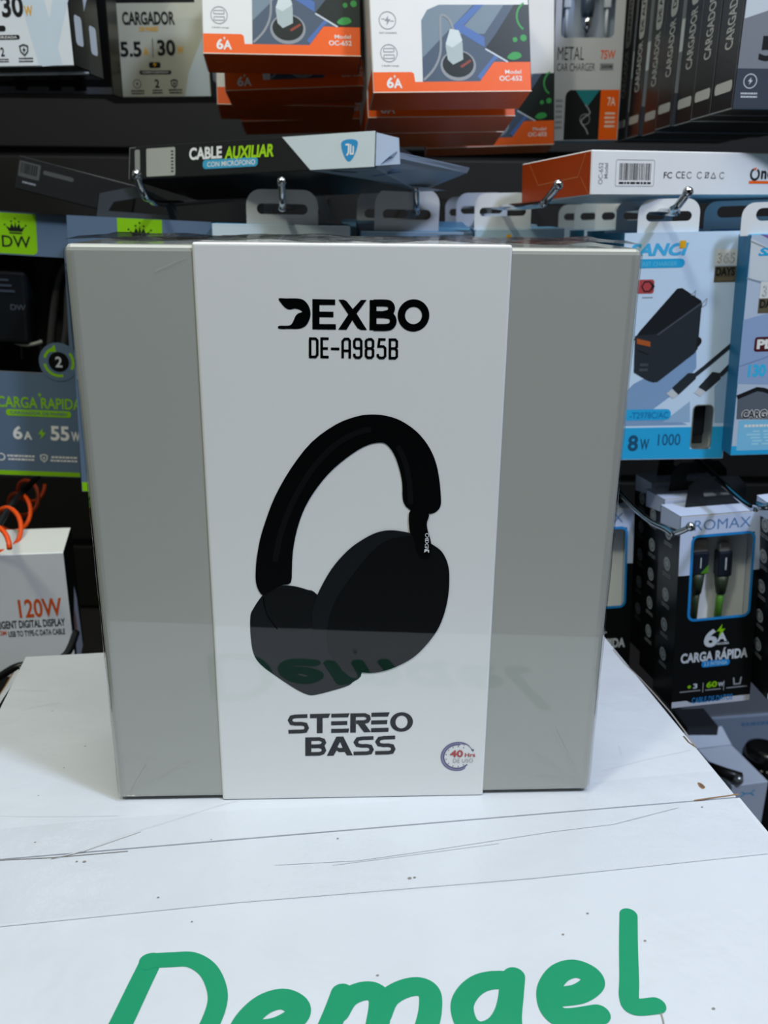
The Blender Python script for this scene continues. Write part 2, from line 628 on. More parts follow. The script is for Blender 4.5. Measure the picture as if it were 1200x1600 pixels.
# clear packing tape over the seam
mb = MB()
n1, n2 = 60, 10
ta, tb = SEAM - 0.036, SEAM + 0.017
vs, fs = [], []
rnd = random.Random(4)
for i in range(n1 + 1):
    for j in range(n2 + 1):
        x = x0 + 0.004 + (x1 - x0 - 0.006) * i / n1
        y = ta + (tb - ta) * j / n2 + 0.0016 * math.sin(i * 0.13)
        vs.append((x, y, CH + 0.00022 + 0.00010 * rnd.random()))
for i in range(n1):
    for j in range(n2):
        k = i * (n2 + 1) + j
        fs.append([k, k + n2 + 1, k + n2 + 2, k + 1])
mb.mesh(vs, fs, clear('clear_packing_tape', 0.9, 0.07, 1.0, 75), True)
mb.build('packing_tape', cart)
mb = MB()
a = Art(mb, face_top(CH + 0.00030))
a.stroke([(x0 * 1000 + 4, ta * 1000), (x0 * 1000 + 120, ta * 1000 + 1.2), (x0 * 1000 + 230, ta * 1000 - 0.6), (x1 * 1000 - 2, ta * 1000 + 0.8)], 0.28, CREASE, 0.6, False)
a.stroke([(0.9, 282.5),(32.6, 280.9),(68.2, 283.6),(111.2, 287.6),(138.7, 288.9),(169.6, 295.7)], 0.3, SCUFF, 0.6, False)
a.stroke([(22.6, 279.6),(42.5, 280.7),(88.9, 283.5)], 0.25, CREASE, 0.6, False)
mb.build('tape_edge', cart)

# green lettering, each letter drawn as rounded brush strokes
GREEN = paint('#178f64', 0.38, var=0.05, scale=40)
mb = MB()
a = Art(mb, face_top(CH - 0.0002))
LW = 6.1


def letter(strokes, w=LW, layer=1.2):
    for k, (pts, closed) in enumerate(strokes):
        a.stroke(smooth(pts, 8, closed), w, GREEN, layer + 0.12 * k, True, closed)


# capital: slanted stem with a serif, then the bowl
letter([([(-41.2, 241.7),(-44.3, 231.0),(-47.7, 218.9),(-51.6, 206.7),(-52.8, 202.7)], False)], 7.5)
letter([([(-42.0, 242.1),(-34.5, 241.6),(-28.2, 240.8),(-23.0, 236.6),(-19.9, 230.3),(-18.8, 223.4),(-20.5, 215.8),(-24.3, 207.3),(-30.0, 200.7),(-38.7, 197.4),(-52.3, 199.6)], False)], 6.3, 1.5)
a.stroke([(-42.1, 241.0),(-40.3, 241.6)], 5.4, GREEN, 1.9)
E_STROKE = [(88.9, 210.4),(95.7, 210.7),(101.3, 213.8),(101.6, 217.6),(97.4, 220.5),(91.4, 218.9),(86.2, 213.0),(85.0, 206.0),(88.5, 202.3),(98.9, 202.3)]
letter([(E_STROKE, False)], 7.5)
dE = (-96.6, 0.0)
letter([([((u - E_STROKE[0][0]) * 1.06 + E_STROKE[0][0] + dE[0], (v - E_STROKE[0][1]) * 1.06 + E_STROKE[0][1] + dE[1]) for u, v in E_STROKE], False)], 7.9)
letter([([(20.5, 220.9),(17.7, 214.2),(14.7, 207.7),(11.9, 201.4)], False),
        ([(18.4, 213.7),(21.7, 218.5),(26.3, 220.6),(30.3, 220.1),(32.1, 216.4),(30.1, 207.9),(27.0, 199.4)], False),
        ([(31.4, 211.2),(34.6, 216.8),(40.0, 219.8),(45.3, 220.1),(48.1, 217.0),(47.0, 210.4),(44.1, 203.3),(41.4, 197.5)], False)], 7.3)
letter([([(74.6, 217.5),(70.6, 219.4),(65.1, 218.8),(60.3, 215.6),(57.3, 210.7),(57.5, 204.3),(61.1, 201.1),(66.7, 202.6),(71.4, 208.3)], True),
        ([(76.8, 220.1),(74.1, 212.8),(71.2, 204.8),(70.6, 199.8),(73.0, 198.4)], False)], 7.3)
letter([([(124.8, 240.9),(118.9, 226.7),(113.8, 213.9),(110.8, 206.7),(111.3, 203.5),(118.2, 203.1)], False)], 6.3)
mb.build('green_lettering', ff)

# ------------------------------------------------------------------ grey gift box with white sleeve
HW, HH, HD = 0.2000, 0.2249, 0.080
hero = thing('gift_box', 'tall grey boxed headphones with white printed sleeve standing on the white carton', 'box',
             (-0.01022633, 0.3211998, CZ), (0, 0, 0.04791358))
GREY = paint('#a5a8a2', 0.30, coat=1.0, var=0.02, scale=30, bump=0.03, bscale=14)
SLEEVE = paint('#e6e9e8', 0.32, coat=1.0, var=0.012, scale=30, bump=0.02, bscale=12)
mb = MB()
mb.box((-HW / 2, 0.0007, 0.0011), (HW / 2, HD, HH), GREY, 0.0022, 3)
mb.build('grey_box', hero)
sl = [(-55.84, 226.23),(54.97, 225.11),(52.97, -0.55),(-57.31, 0.29)]
SL = (sl[0][0] + sl[3][0]) / 2
SR = (sl[1][0] + sl[2][0]) / 2
mb = MB()
e = 0.0007
mb.box((SL * MM, 0.0, 0.0), (SR * MM, HD + 0.0007, HH + 0.0009), SLEEVE, 0.0010, 3)
sleeve = mb.build('paper_sleeve', hero)

# shrink film: gathered creases at the corners and along the top edge
FILM = clear('clear_shrink_film', 1.0, 0.06, 0.4, 120)
mb = MB()
for (u, v), (du, dv), L in (((-HW / 2 + .003, .004), (1, .55), .032), ((HW / 2 - .003, .004), (-1, .75), .030), ((HW / 2 - .004, .004), (-1, .35), .02),
                            ((-HW / 2 + .004, .003), (.6, 1), .018), ((HW / 2 - .004, .006), (-.5, 1), .03),
                            ((SL * MM - .002, HH - .004), (-1, -.4), .012)):
    d = Vector((du, dv)).normalized()
    nn = Vector((-d.y, d.x))
    P0, P1 = Vector((u, v)), Vector((u, v)) + d * L
    w = 0.0011
    c = [P0 - nn * w * 0.3, P1 - nn * w * 0.5, P1 + nn * w * 0.5, P0 + nn * w * 0.3]
    top = [(P0 + P1) / 2]
    vs = [(q.x, 0.0005, q.y) for q in c] + [(P0.x, 0.0001, P0.y), (P1.x, 0.0, P1.y)]
    mb.mesh(vs, [[0, 1, 5, 4], [4, 5, 2, 3]], FILM)
random.seed(3)
for s in (-1, 1):                      # film edge standing off both sides
    xs = s * (HW / 2 + 0.0004)
    vs, fs = [], []
    for k in range(25):
        zz = 0.002 + (HH - 0.004) * k / 24
        o = 0.0001 * math.sin(k * 1.9) + 0.0001 * random.random()
        vs += [(s * (HW / 2 - 0.0035), 0.0005, zz), (s * (HW / 2 - 0.0004), 0.0003, zz), (xs + s * o, 0.0022, zz), (s * (HW / 2 + 0.0003), 0.020, zz)]
    for k in range(24):
        for j in range(3):
            fs.append([k * 4 + j, k * 4 + j + 1, k * 4 + j + 5, k * 4 + j + 4])
    mb.mesh(vs, fs, FILM, True)
vs, fs = [], []                        # loose film lying wavy on the box top
for i in range(41):
    for j in range(5):
        x = -HW / 2 + HW * i / 40
        y = 0.003 + (HD - 0.006) * j / 4
        vs.append((x, y, HH + 0.0014 + 0.0007 * math.sin(i * 0.8 + j) * math.sin(j * 1.3 + i * 0.31)))
for i in range(40):
    for j in range(4):
        fs.append([i * 5 + j, i * 5 + j + 1, i * 5 + j + 6, i * 5 + j + 5])
mb.mesh(vs, fs, FILM, True)
mb.build('shrink_film', hero)

PRINTK = paint('#060708', 0.32, coat=1.0, var=0.05, bump=0.02, bscale=12, spec=0.05)
PRINTG = paint('#15191e', 0.32, coat=1.0, var=0.05, bump=0.02, bscale=12, spec=0.05)
RING = paint('#1a1d20', 0.32, coat=1.0, var=0.05, bump=0.02, bscale=12, spec=0.05)
FACE = paint('#0f1113', 0.32, coat=1.0, var=0.05, bump=0.02, bscale=12, spec=0.05)
CUSH = paint('#141618', 0.32, coat=1.0, var=0.05, bump=0.02, bscale=12, spec=0.05)
SHINE = paint('#101214', 0.32, coat=1.0, var=0.05, bump=0.02, bscale=12, spec=0.05)

# brand lettering
mb = MB()
a = Art(mb)
a.fill(smooth([(-27.42, 207.17),(-24.82, 207.21),(-20.81, 207.22),(-18.56, 206.59),(-16.94, 204.63),(-16.37, 202.05),(-16.92, 199.66),(-18.22, 197.75),(-20.51, 196.79),(-24.06, 196.74),(-27.5, 196.75),(-27.57, 197.75),(-24.03, 197.87),(-22.75, 198.88),(-21.69, 201.13),(-20.66, 202.13),(-19.29, 202.63),(-20.13, 203.37),(-21.88, 203.76),(-23.4, 203.45),(-24.9, 203.84),(-26.37, 205.31)], 3), PRINTK)
a.fill([(-15.64, 207.05),(-7.7, 206.95),(-7.71, 205.08),(-13.21, 205.09),(-13.23, 202.77),(-8.34, 202.74),(-8.35, 200.85),(-13.26, 200.88),(-13.29, 198.48),(-7.51, 198.46),(-7.52, 196.55),(-15.8, 196.61)], PRINTK)
a.fill([(-6.54, 206.91),(-4.73, 206.92),(-3.72, 206.44),(-1.56, 203.73),(1.32, 206.86),(3.34, 206.88),(-0.19, 202.14),(3.49, 196.45),(1.35, 196.49),(0.07, 197.14),(-1.71, 199.84),(-3.75, 196.52),(-6.7, 196.55),(-3.13, 201.83)], PRINTK)
a.stroke(smooth([(5.72, 205.85),(9.42, 205.88),(11.35, 205.54),(12.13, 204.06),(11.38, 202.51),(9.46, 202.0)], 4, False), 2.4, PRINTK, 1.0, False)
a.stroke(smooth([(5.75, 201.88),(10.22, 201.8),(12.16, 201.17),(12.75, 199.47),(12.05, 198.01),(10.27, 197.44),(5.78, 197.42)], 4, False), 2.4, PRINTK, 1.1, False)
a.fill([(4.4, 206.88),(6.78, 206.85),(6.86, 196.37),(4.36, 196.46)], PRINTK, 1.2)
o = [(19.9, 201.61),(14.3, 201.58),(19.79, 206.98)]
a.ring(o[0][0], o[0][1], (o[0][0] - o[1][0]) - 1.3, 2.6, PRINTK, 1.0, n=48)
mb.build('brand_lettering', sleeve)

# model number in thin squared strokes
mb = MB()
a = Art(mb)
w = 3.1
for pts in (
        [(-16.66, 193.38),(-16.77, 186.91)], [(-17.02, 193.38),(-14.73, 193.34),(-14.13, 192.73),(-14.19, 187.64),(-14.82, 186.92),(-17.12, 186.91)],
        [(-10.09, 193.36),(-12.59, 193.4),(-12.66, 186.93),(-10.15, 186.88)], [(-12.63, 189.89),(-10.38, 189.9)],
        [(-9.36, 189.8),(-6.33, 189.76)],
        [(-5.17, 186.44),(-5.14, 192.47),(-4.42, 193.28),(-3.15, 193.29),(-2.64, 192.68),(-2.65, 186.4)], [(-5.16, 189.1),(-2.64, 189.11)],
        [(1.41, 190.05),(-0.44, 190.04),(-1.0, 190.55),(-1.0, 192.58),(-0.44, 193.25),(0.84, 193.25),(1.46, 192.6),(1.47, 187.34),(0.85, 186.72),(-0.43, 186.71),(-1.0, 187.33),(-1.0, 188.1)],
        [(3.76, 193.21),(5.04, 193.22),(5.66, 192.61),(5.67, 190.58),(5.06, 190.01),(3.77, 190.01),(3.16, 190.57),(3.15, 192.6),(3.76, 193.21)],
        [(3.77, 190.01),(5.06, 190.01),(5.68, 189.4),(5.69, 187.3),(5.08, 186.68),(3.79, 186.68),(3.17, 187.29),(3.16, 189.39),(3.77, 190.01)],
        [(10.12, 193.14),(7.91, 193.18),(7.62, 190.69),(8.34, 190.74),(9.37, 190.69),(10.0, 190.08),(10.03, 187.26),(9.41, 186.64),(8.07, 186.64),(7.4, 187.25),(7.39, 188.02)],
        [(11.65, 193.35),(11.74, 186.39)], [(11.25, 193.1),(13.56, 193.11),(14.13, 192.55),(14.16, 190.61),(13.6, 190.0),(11.7, 189.99)],
        [(13.6, 189.89),(14.18, 189.33),(14.21, 187.12),(13.65, 186.56),(11.33, 186.55)]):
    a.stroke(pts, 0.9, PRINTK, 1.0, False)
mb.build('model_number', sleeve)

# printed picture of over-ear headphones
mb = MB()
a = Art(mb)
a.fill(smooth([(-36.6, 94.44),(-40.53, 88.55),(-41.78, 84.95),(-41.92, 76.08),(-40.96, 68.65),(-38.08, 63.79),(-32.49, 58.84),(-25.4, 53.28),(-20.61, 50.45),(-17.22, 49.96),(-10.39, 51.73),(-4.06, 53.84),(-1.63, 55.67),(2.05, 60.32),(-0.67, 77.7),(-15.18, 94.15),(-19.34, 96.53),(-25.81, 98.31),(-32.13, 97.86)], 4), RING, 1)
a.fill(smooth([(-35.97, 93.62),(-32.17, 96.64),(-25.83, 97.8),(-19.35, 96.02),(-15.66, 93.43),(-16.74, 83.12),(-21.53, 78.99),(-29.09, 79.08),(-32.6, 81.73),(-34.93, 88.49)], 4), CUSH, 1.5)
a.stroke(smooth([(-36.44, 93.63),(-36.09, 90.04),(-34.57, 84.87),(-31.33, 79.73)], 4, False), 0.5, PRINTK, 2, False)
band = [(-38.94, 102.42),(-38.32, 109.93),(-36.85, 117.56),(-34.49, 125.08),(-30.7, 134.7),(-24.53, 145.59),(-16.77, 155.57),(-7.81, 162.24),(-0.3, 165.24),(5.16, 166.01),(10.63, 165.53),(16.13, 163.65),(21.71, 159.79),(25.98, 154.83),(28.92, 149.09),(30.66, 142.57),(31.68, 134.47),(31.59, 130.38),(29.67, 128.15),(26.7, 127.41),(24.2, 127.65),(20.26, 129.16),(18.09, 131.18),(17.19, 134.16),(16.95, 139.68),(15.74, 145.51),(13.56, 151.27),(10.75, 154.84),(7.98, 155.41),(3.85, 154.49),(-1.67, 151.29),(-8.62, 145.56),(-14.24, 139.04),(-19.26, 130.97),(-22.59, 122.02),(-24.58, 112.14),(-25.16, 102.31)]
band += [(-25.18, 105.64),(-25.6, 99.62),(-29.52, 98.44),(-33.3, 96.14),(-36.6, 94.44),(-38.54, 97.51),(-39.11, 102.25),(-38.32, 111.69)]
a.fill(smooth(band, 3), PRINTK, 2.2)
a.stroke(smooth([(-31.45, 108.34),(-29.01, 119.79),(-24.13, 132.47),(-16.94, 144.86),(-8.55, 154.15),(-0.29, 159.09),(5.19, 160.49)], 4, False), 2.2, SHINE, 2.6, False)
a.stroke(smooth([(20.21, 131.55),(19.69, 139.67),(17.78, 148.39),(14.91, 154.12)], 4, False), 2.0, SHINE, 2.6, False)
a.fill(smooth([(20.91, 119.67),(13.99, 120.98),(8.49, 120.42),(3.0, 117.81),(-3.44, 112.94),(-9.95, 105.02),(-15.17, 94.96),(-17.13, 88.83),(-17.67, 84.17),(-16.84, 75.78),(-14.55, 69.38),(-9.32, 64.48),(-3.08, 61.15),(3.21, 59.98),(9.02, 60.22),(15.78, 62.52),(23.43, 67.29),(29.98, 75.23),(33.6, 82.58),(35.68, 91.92),(36.03, 101.13),(35.17, 107.19),(32.67, 112.2),(28.87, 115.2),(25.1, 117.68)], 4), RING, 3)
a.fill(smooth([(22.31, 118.68),(12.2, 117.27),(4.87, 111.4),(-2.53, 101.45),(-8.18, 92.34),(-11.07, 84.1),(-12.09, 75.73),(-11.2, 69.34),(-8.36, 64.79),(-3.08, 61.48),(3.21, 60.19),(9.02, 60.44),(15.77, 62.74),(23.43, 67.5),(29.98, 75.44),(33.41, 82.58),(35.49, 91.93),(35.84, 101.13),(34.98, 107.19),(32.49, 112.2),(28.87, 115.2)], 4), FACE, 3.5)
a.fill(smooth([(20.26, 129.16),(20.06, 121.03),(21.56, 117.97),(22.75, 112.6),(24.63, 109.49),(28.02, 109.93),(28.45, 115.64),(27.01, 120.99),(26.64, 124.02),(27.04, 127.78)], 4), PRINTK, 4)
d0 = [(-0.66, 69.42)][0]
a.fill(circ(d0[0], d0[1], 1.35), PRINTK, 4.5)
a.fill(circ(d0[0], d0[1], 0.75), SOOT, 4.8)
GREYW = paint('#d5dade', 0.4)
R_ = (26.11, 113.5, 27.56, 119.85)
a.text_up('EXBO', R_, GREYW, 4.6, 0.01, 0.15)
a.fill([(25.88, 111.8),(25.99, 113.19),(26.92, 113.34),(27.8, 112.87),(27.83, 111.79),(27.39, 111.87),(27.23, 112.57),(26.52, 112.26)], GREYW, 4.6)
mb.build('headphone_picture', sleeve)

# slogan in two lines of wide cut letters
mb = MB()
a = Art(mb)
s1 = [(-20.19, 40.27),(-25.0, 40.17),(-26.67, 39.84),(-27.38, 38.41),(-26.74, 37.02),(-25.07, 36.69),(-22.71, 36.71),(-21.1, 36.32),(-20.55, 34.74),(-21.2, 33.29),(-22.78, 33.08),(-28.09, 32.99)]
a.stroke(s1, 1.72, PRINTG, 1.0, False)
a.fill([(-19.13, 41.16),(-10.82, 41.26),(-11.62, 39.29),(-14.03, 39.27),(-14.12, 32.13),(-16.49, 32.11),(-16.39, 39.25),(-19.16, 39.24)], PRINTG)
for bar in ([(-10.46, 41.13),(-2.91, 41.25),(-3.65, 39.4),(-10.47, 39.39)], [(-10.54, 37.59),(-3.92, 37.65),(-3.92, 35.84),(-10.55, 35.77)], [(-10.57, 34.02),(-3.19, 34.07),(-3.46, 32.19),(-10.58, 32.13)],
            [(6.01, 41.34),(13.52, 41.46),(12.76, 39.48),(5.97, 39.48)], [(5.92, 37.73),(12.57, 37.8),(12.48, 35.92),(5.88, 35.85)], [(5.89, 34.09),(13.14, 34.15),(13.06, 32.2),(5.9, 32.14)]):
    a.fill(bar, PRINTG)
a.stroke([(-2.65, 40.34),(3.28, 40.36),(4.65, 39.62),(4.87, 38.47),(4.34, 37.51),(3.03, 37.05),(-0.29, 37.05)], 1.72, PRINTG, 1.0, False)
a.fill([(-2.65, 40.16),(-0.4, 39.52),(-0.39, 32.13),(-2.72, 32.17)], PRINTG, 1.1)
a.fill([(-0.39, 37.35),(2.77, 37.06),(5.85, 32.27),(2.99, 32.19)], PRINTG, 1.2)
oo = [(18.45, 36.79)][0]
o2 = [(23.16, 36.71),(18.37, 41.38)]
rx, ry = o2[0][0] - oo[0], o2[1][1] - oo[1]
a.fill([circ(oo[0], oo[1], rx, 40, ry), circ(oo[0], oo[1], rx - 2.2, 40, ry - 1.55)], PRINTG)
a.stroke([(-21.17, 29.27),(-15.47, 29.29),(-13.94, 28.71),(-13.53, 27.6),(-14.18, 26.38),(-15.51, 25.92),(-19.22, 25.86)], 1.72, PRINTG, 1.0, False)
a.stroke([(-19.22, 25.8),(-15.51, 25.79),(-13.98, 25.15),(-13.57, 23.78),(-14.22, 22.68),(-15.56, 22.21),(-21.29, 22.2)], 1.72, PRINTG, 1.1, False)
a.fill([(-21.26, 30.19),(-18.78, 30.02),(-18.92, 21.41),(-21.41, 21.27)], PRINTG, 1.2)
a.fill([[(-8.43, 30.32),(-5.58, 30.33),(-1.67, 21.2),(-4.12, 21.19),(-5.02, 22.88),(-7.47, 22.86),(-8.37, 23.69),(-9.66, 21.17),(-12.49, 21.1)], [(-6.91, 27.78),(-8.04, 25.28),(-7.3, 24.84),(-5.87, 24.87)]], PRINTG)
s2 = [(6.93, 29.43),(2.26, 29.33),(0.4, 29.0),(-0.44, 27.48),(0.25, 26.12),(2.0, 25.71),(4.13, 25.73),(5.63, 25.34),(6.22, 23.84),(5.59, 22.43),(3.99, 22.15),(-1.35, 22.13)]
a.stroke(s2, 1.72, PRINTG, 1.0, False)
s3 = [(15.91, 29.52),(11.28, 29.42),(9.43, 29.08),(8.54, 27.56),(9.24, 26.19),(11.06, 25.79),(13.19, 25.81),(14.69, 25.41),(15.24, 23.92),(14.62, 22.5),(13.07, 22.22),(7.67, 22.2)]
a.stroke(s3, 1.72, PRINTG, 1.0, False)
mb.build('slogan_lettering', sleeve)

# battery badge: open clock ring, ticks and red figures
mb = MB()
a = Art(mb)
VIO = paint('#5a5682', 0.4, coat=1.0)
VIOL = paint('#8a86aa', 0.4, coat=1.0)
RED = paint('#b23a3c', 0.4, coat=1.0)
TXT = paint('#a2a2a6', 0.4, coat=1.0)
c0 = [(42.25, 19.79),(36.43, 19.9),(35.27, 19.92)]
cx, cy = c0[0]
ri, ro = cx - c0[1][0], cx - c0[2][0]
a.ring(cx, cy, ri, 0.55, VIO, 1.4, 80, 317)
a.ring(cx, cy, ri + 0.55, 0.4, VIOL, 1.3, 62, 305)
a.ring(cx, cy, ri + 0.95, 0.3, VIO, 1.2, 55, 300)
a.ring(cx, cy, ro, 0.3, VIOL, 1.1, 45, 290)
a.ring(cx, cy, ro - 0.15, 0.22, VIO, 1.5, 25, 92)
tip = (cx + (ro - .15) * math.cos(math.radians(25)), cy + (ro - .15) * math.sin(math.radians(25)))
a.fill([(tip[0] - 0.7, tip[1] + 0.5), (tip[0] + 0.8, tip[1] + 0.5), (tip[0] + 0.3, tip[1] - 0.7)], VIO, 1.5)
for k in range(10):
    t_ = math.radians(60 + 27 * k)
    a.rule(cx + (ri - 1.2) * math.cos(t_), cy + (ri - 1.2) * math.sin(t_), cx + (ri - 0.6) * math.cos(t_), cy + (ri - 0.6) * math.sin(t_), 0.3, VIO, 1.5)
a.text('40', (39.06, 19.51, 44.54, 22.86), RED, 2, 0.03)
a.text('Hrs', (45.32, 19.48, 49.73, 21.41), RED, 2, 0.018)
a.text('DE USO', (40.47, 16.78, 48.9, 18.68), TXT, 2, -0.005)
mb.build('battery_badge', sleeve)

# ------------------------------------------------------------------ goods on the shelf wall behind
BLUEGREY = paint('#5c7189', 0.4)
SKY = paint('#c6ddf4', 0.35)
CYAN = paint('#27a5dc', 0.4)
STEEL = paint('#2f7fa6', 0.4)
PALE = paint('#c9d2da', 0.4)
GREYL = paint('#8f949a', 0.45)
YEL = paint('#e0a81a', 0.45)
BLACKG = paint('#0c0d0e', 0.22)


def closed_box(mb, w, h, d, mfront, mside, mtop=None, mbottom=None, mleft=None, mright=None, bev=0.0006):
    mb.box((-w / 2 * MM, 0, 0), (w / 2 * MM, d * MM, h * MM), mside, bev, 1,
           faces={'y-': mfront, 'z+': mtop or mside, 'z-': mbottom or mside, 'x-': mleft or mside, 'x+': mright or mside})


def bolt(a, u, v, s, m, layer=3):
    a.fill([(u + .1 * s, v + .5 * s), (u - .32 * s, v - .05 * s), (u - .04 * s, v - .05 * s), (u - .14 * s, v - .5 * s), (u + .34 * s, v + .12 * s), (u + .05 * s, v + .12 * s)], m, layer)


def shield(a, u, v, s, m, layer=3):
    a.stroke([(u, v + .5 * s), (u + .42 * s, v + .36 * s), (u + .36 * s, v - .15 * s), (u, v - .5 * s), (u - .36 * s, v - .15 * s), (u - .42 * s, v + .36 * s)], .12 * s, m, layer, False, True)
    bolt(a, u, v, s * .6, m, layer)


# ---- white and black wall-charger boxes, upper left
def charger_box(label, pose, w, h, d, art_fn, face, group):
    t = thing('charger_box', label, 'box', pose[0], pose[1], group)
    mb = MB()
    closed_box(mb, w, h, d, face, BLACKG)
    a = Art(mb)
    art_fn(a)
    r = Art(mb, face_right(w * MM))
    r.fill(rrect((d * .25, 14, d * .72, 32), 3), PALE, 1)
    r.text_up('CARGADOR', (d * .32, 50, d * .68, 100), PALE, 1, .03)
    mb.build('printed_carton', t)
    return t


w1, h1 = (105.0, 38.7)[0], 170.0
ICE = paint('#ccdbe6', 0.4)


def art_a1(a):
    a.fill([(30.36, -0.08, 34.66, 38.97)[:2], ((30.36, -0.08, 34.66, 38.97)[2] + 14, 60), ((30.36, -0.08, 34.66, 38.97)[2] + 26, 60), (w1 / 2 - 14, 0.5)], ICE, 0.5)
    a.fill([(w1 / 2 - 36, 60), (w1 / 2 - 20, 60), (w1 / 2 - 8, 0.5), (w1 / 2 - 24, 0.5)], ICE, 0.6)
    a.text('30', (7.72, 29.32, 22.24, 42.24), INK, 2, .03)
    a.text('W', (22.72, 29.88, 28.27, 35.8), YEL, 2, .03)
    a.fill(rrect((-0.22, 21.22, 8.82, 24.6), 1.6), INK, 2)
    bolt(a, (2.36, 21.22, 6.24, 24.6)[0] + 1, (2.36, 21.22, 6.24, 24.6)[1] + 1.7, 3.4, YEL)
    a.fill(rrect((-13.14, 16.34, 17.56, 18.98), 1.2), INK, 2)
    a.text('REFORZADA', (-1.88, 16.84, 15.84, 18.35), WHITE, 3, .02)
    a.text('2', (3.36, 6.41, 5.96, 11.74), INK, 2, .02)
    a.smallprint((-0.45, 2.58, 8.26, 5.26), INK, 2, 2, 3)
    shield(a, (16.48, 6.97, 22.54, 12.29)[0] + 3, (16.48, 6.97, 22.54, 12.29)[1] + 3, 6.4, INK)
    a.smallprint((14.84, 2.37, 24.82, 5.81), INK, 2, 2, 4)


pA1 = ((-0.2608, 0.66, 0.0858),(0.0, -0.0165, -0.0524))
A1 = charger_box('white wall-charger box with yellow W at the upper left corner, front one of its hook', pA1, w1, h1, 28, art_a1, paint('#dfe6ea', .4), 'white and black charger boxes')
dup(A1, (pA1[0][0] - 0.0002, 0.692, pA1[0][2] - 0.0010), 'white charger box just behind the front box at the upper left')
t = thing('charger_box', 'black-bottomed box with a grey strip, hanging lowest at the upper left', 'box', (pA1[0][0] + .002, 0.735, 0.0775), (0, 0, 0), 'white and black charger boxes')
mb = MB()
closed_box(mb, w1, h1, 28, paint('#0d0e0f', .4), BLACKG)
a = Art(mb)
a.fill(rect((-w1 / 2 + .5, .4, w1 / 2 - .5, 5.2)), paint('#5a5d62', .4), 1)
for u in (-20, 5, 24):
    a.fill(rect((u, 2.6, u + 9, 5.4)), BLACK, 1.4)
mb.build('printed_carton', t)

w2, h2 = (93.0, 71.9)[0], 170.0


def art_a2(a):
    W2 = paint('#c4c5b4', .4)
    a.fill([(w2 / 2 - 1, 0.6), (w2 / 2 - 1, 52), (w2 / 2 - 18, 18), (w2 / 2 - 22, 0.6)], ICE, 0.5)
    a.fill([(w2 / 2 - 1, 58), (w2 / 2 - 1, 95), (w2 / 2 - 40, 58)], W2, 0.5)
    a.fill(rect((-34.32, 70.06, 37.39, 81.03)), SOOT, 2)
    a.text('CARGADOR', (-22.14, 53.89, 20.48, 63.62), INK, 2, .03)
    a.text('DE PARED', (-8.88, 49.22, 6.77, 52.5), YEL, 2, .03)
    a.text('5.5', (-26.05, 30.48, -8.74, 41.82), INK, 2, .03)
    a.text('A', (-7.32, 31.34, -3.12, 37.49), YEL, 2, .03)
    a.rule(*(0.38, 29.87, 1.06, 44.05), .5, INK)
    a.text('30', (4.5, 31.22, 19.19, 43.03), INK, 2, .03)
    a.text('W', (20.61, 32.08, 25.86, 38.24), YEL, 2, .03)
    a.fill(rrect((-3.53, 22.22, 5.97, 26.52), 1.4), INK, 2)
    bolt(a, (0.16, 22.23, 2.28, 26.53)[0] + 1, (0.16, 22.23, 2.28, 26.53)[1] + 2.4, 5, YEL)
    a.fill(rrect((-11.98, 17.43, 14.47, 20.31), 1.4), INK, 2)
    a.text('CORRIENTE REFORZADA', (-9.86, 18.14, 12.36, 19.58), WHITE, 3, .02)
    c = (-18.12, 6.93, -11.23, 13.7)
    a.ring((c[0] + c[2]) / 2, (c[1] + c[3]) / 2, 3.2, .4, INK, 2)
    bolt(a, (c[0] + c[2]) / 2, (c[1] + c[3]) / 2, 3.2, INK)
    a.text('2', (-0.06, 7.28, 3.66, 13.57), INK, 2, .02)
    c = (12.69, 7.17, 19.59, 13.46)
    shield(a, (c[0] + c[2]) / 2, (c[1] + c[3]) / 2, 6, INK)
    for k, R_ in enumerate(((-20.34, 2.06, -9.18, 5.95), (-2.74, 2.42, 5.78, 6.3), (11.12, 2.3, 22.3, 6.68))):
        a.smallprint(R_, INK, 2, 2, 7 + k)


charger_box('pale wall-charger box greyed for shade, reading CARGADOR 5.5A 30W', ((-0.1944, 0.82, 0.0851),(0, -0.02, 0.0178)), w2, h2, 46, art_a2, paint('#bdbfb0', .4), 'white and black charger boxes')  # face colour greyed and warmed to stand for the shade it hangs in

# ---- orange and white car-charger boxes, upper middle
ow, oh, od = 98.0, 130.0, 30.0
DUSK = paint('#46566a', 0.4)
DUSKL = paint('#748795', 0.4)
NAVY = paint('#4a6fae', 0.4)
PHONE = paint('#14201f', 0.35)
LEAF = paint('#2f9a48', 0.45)
EDGEW = paint('#e8d8c6', 0.5)


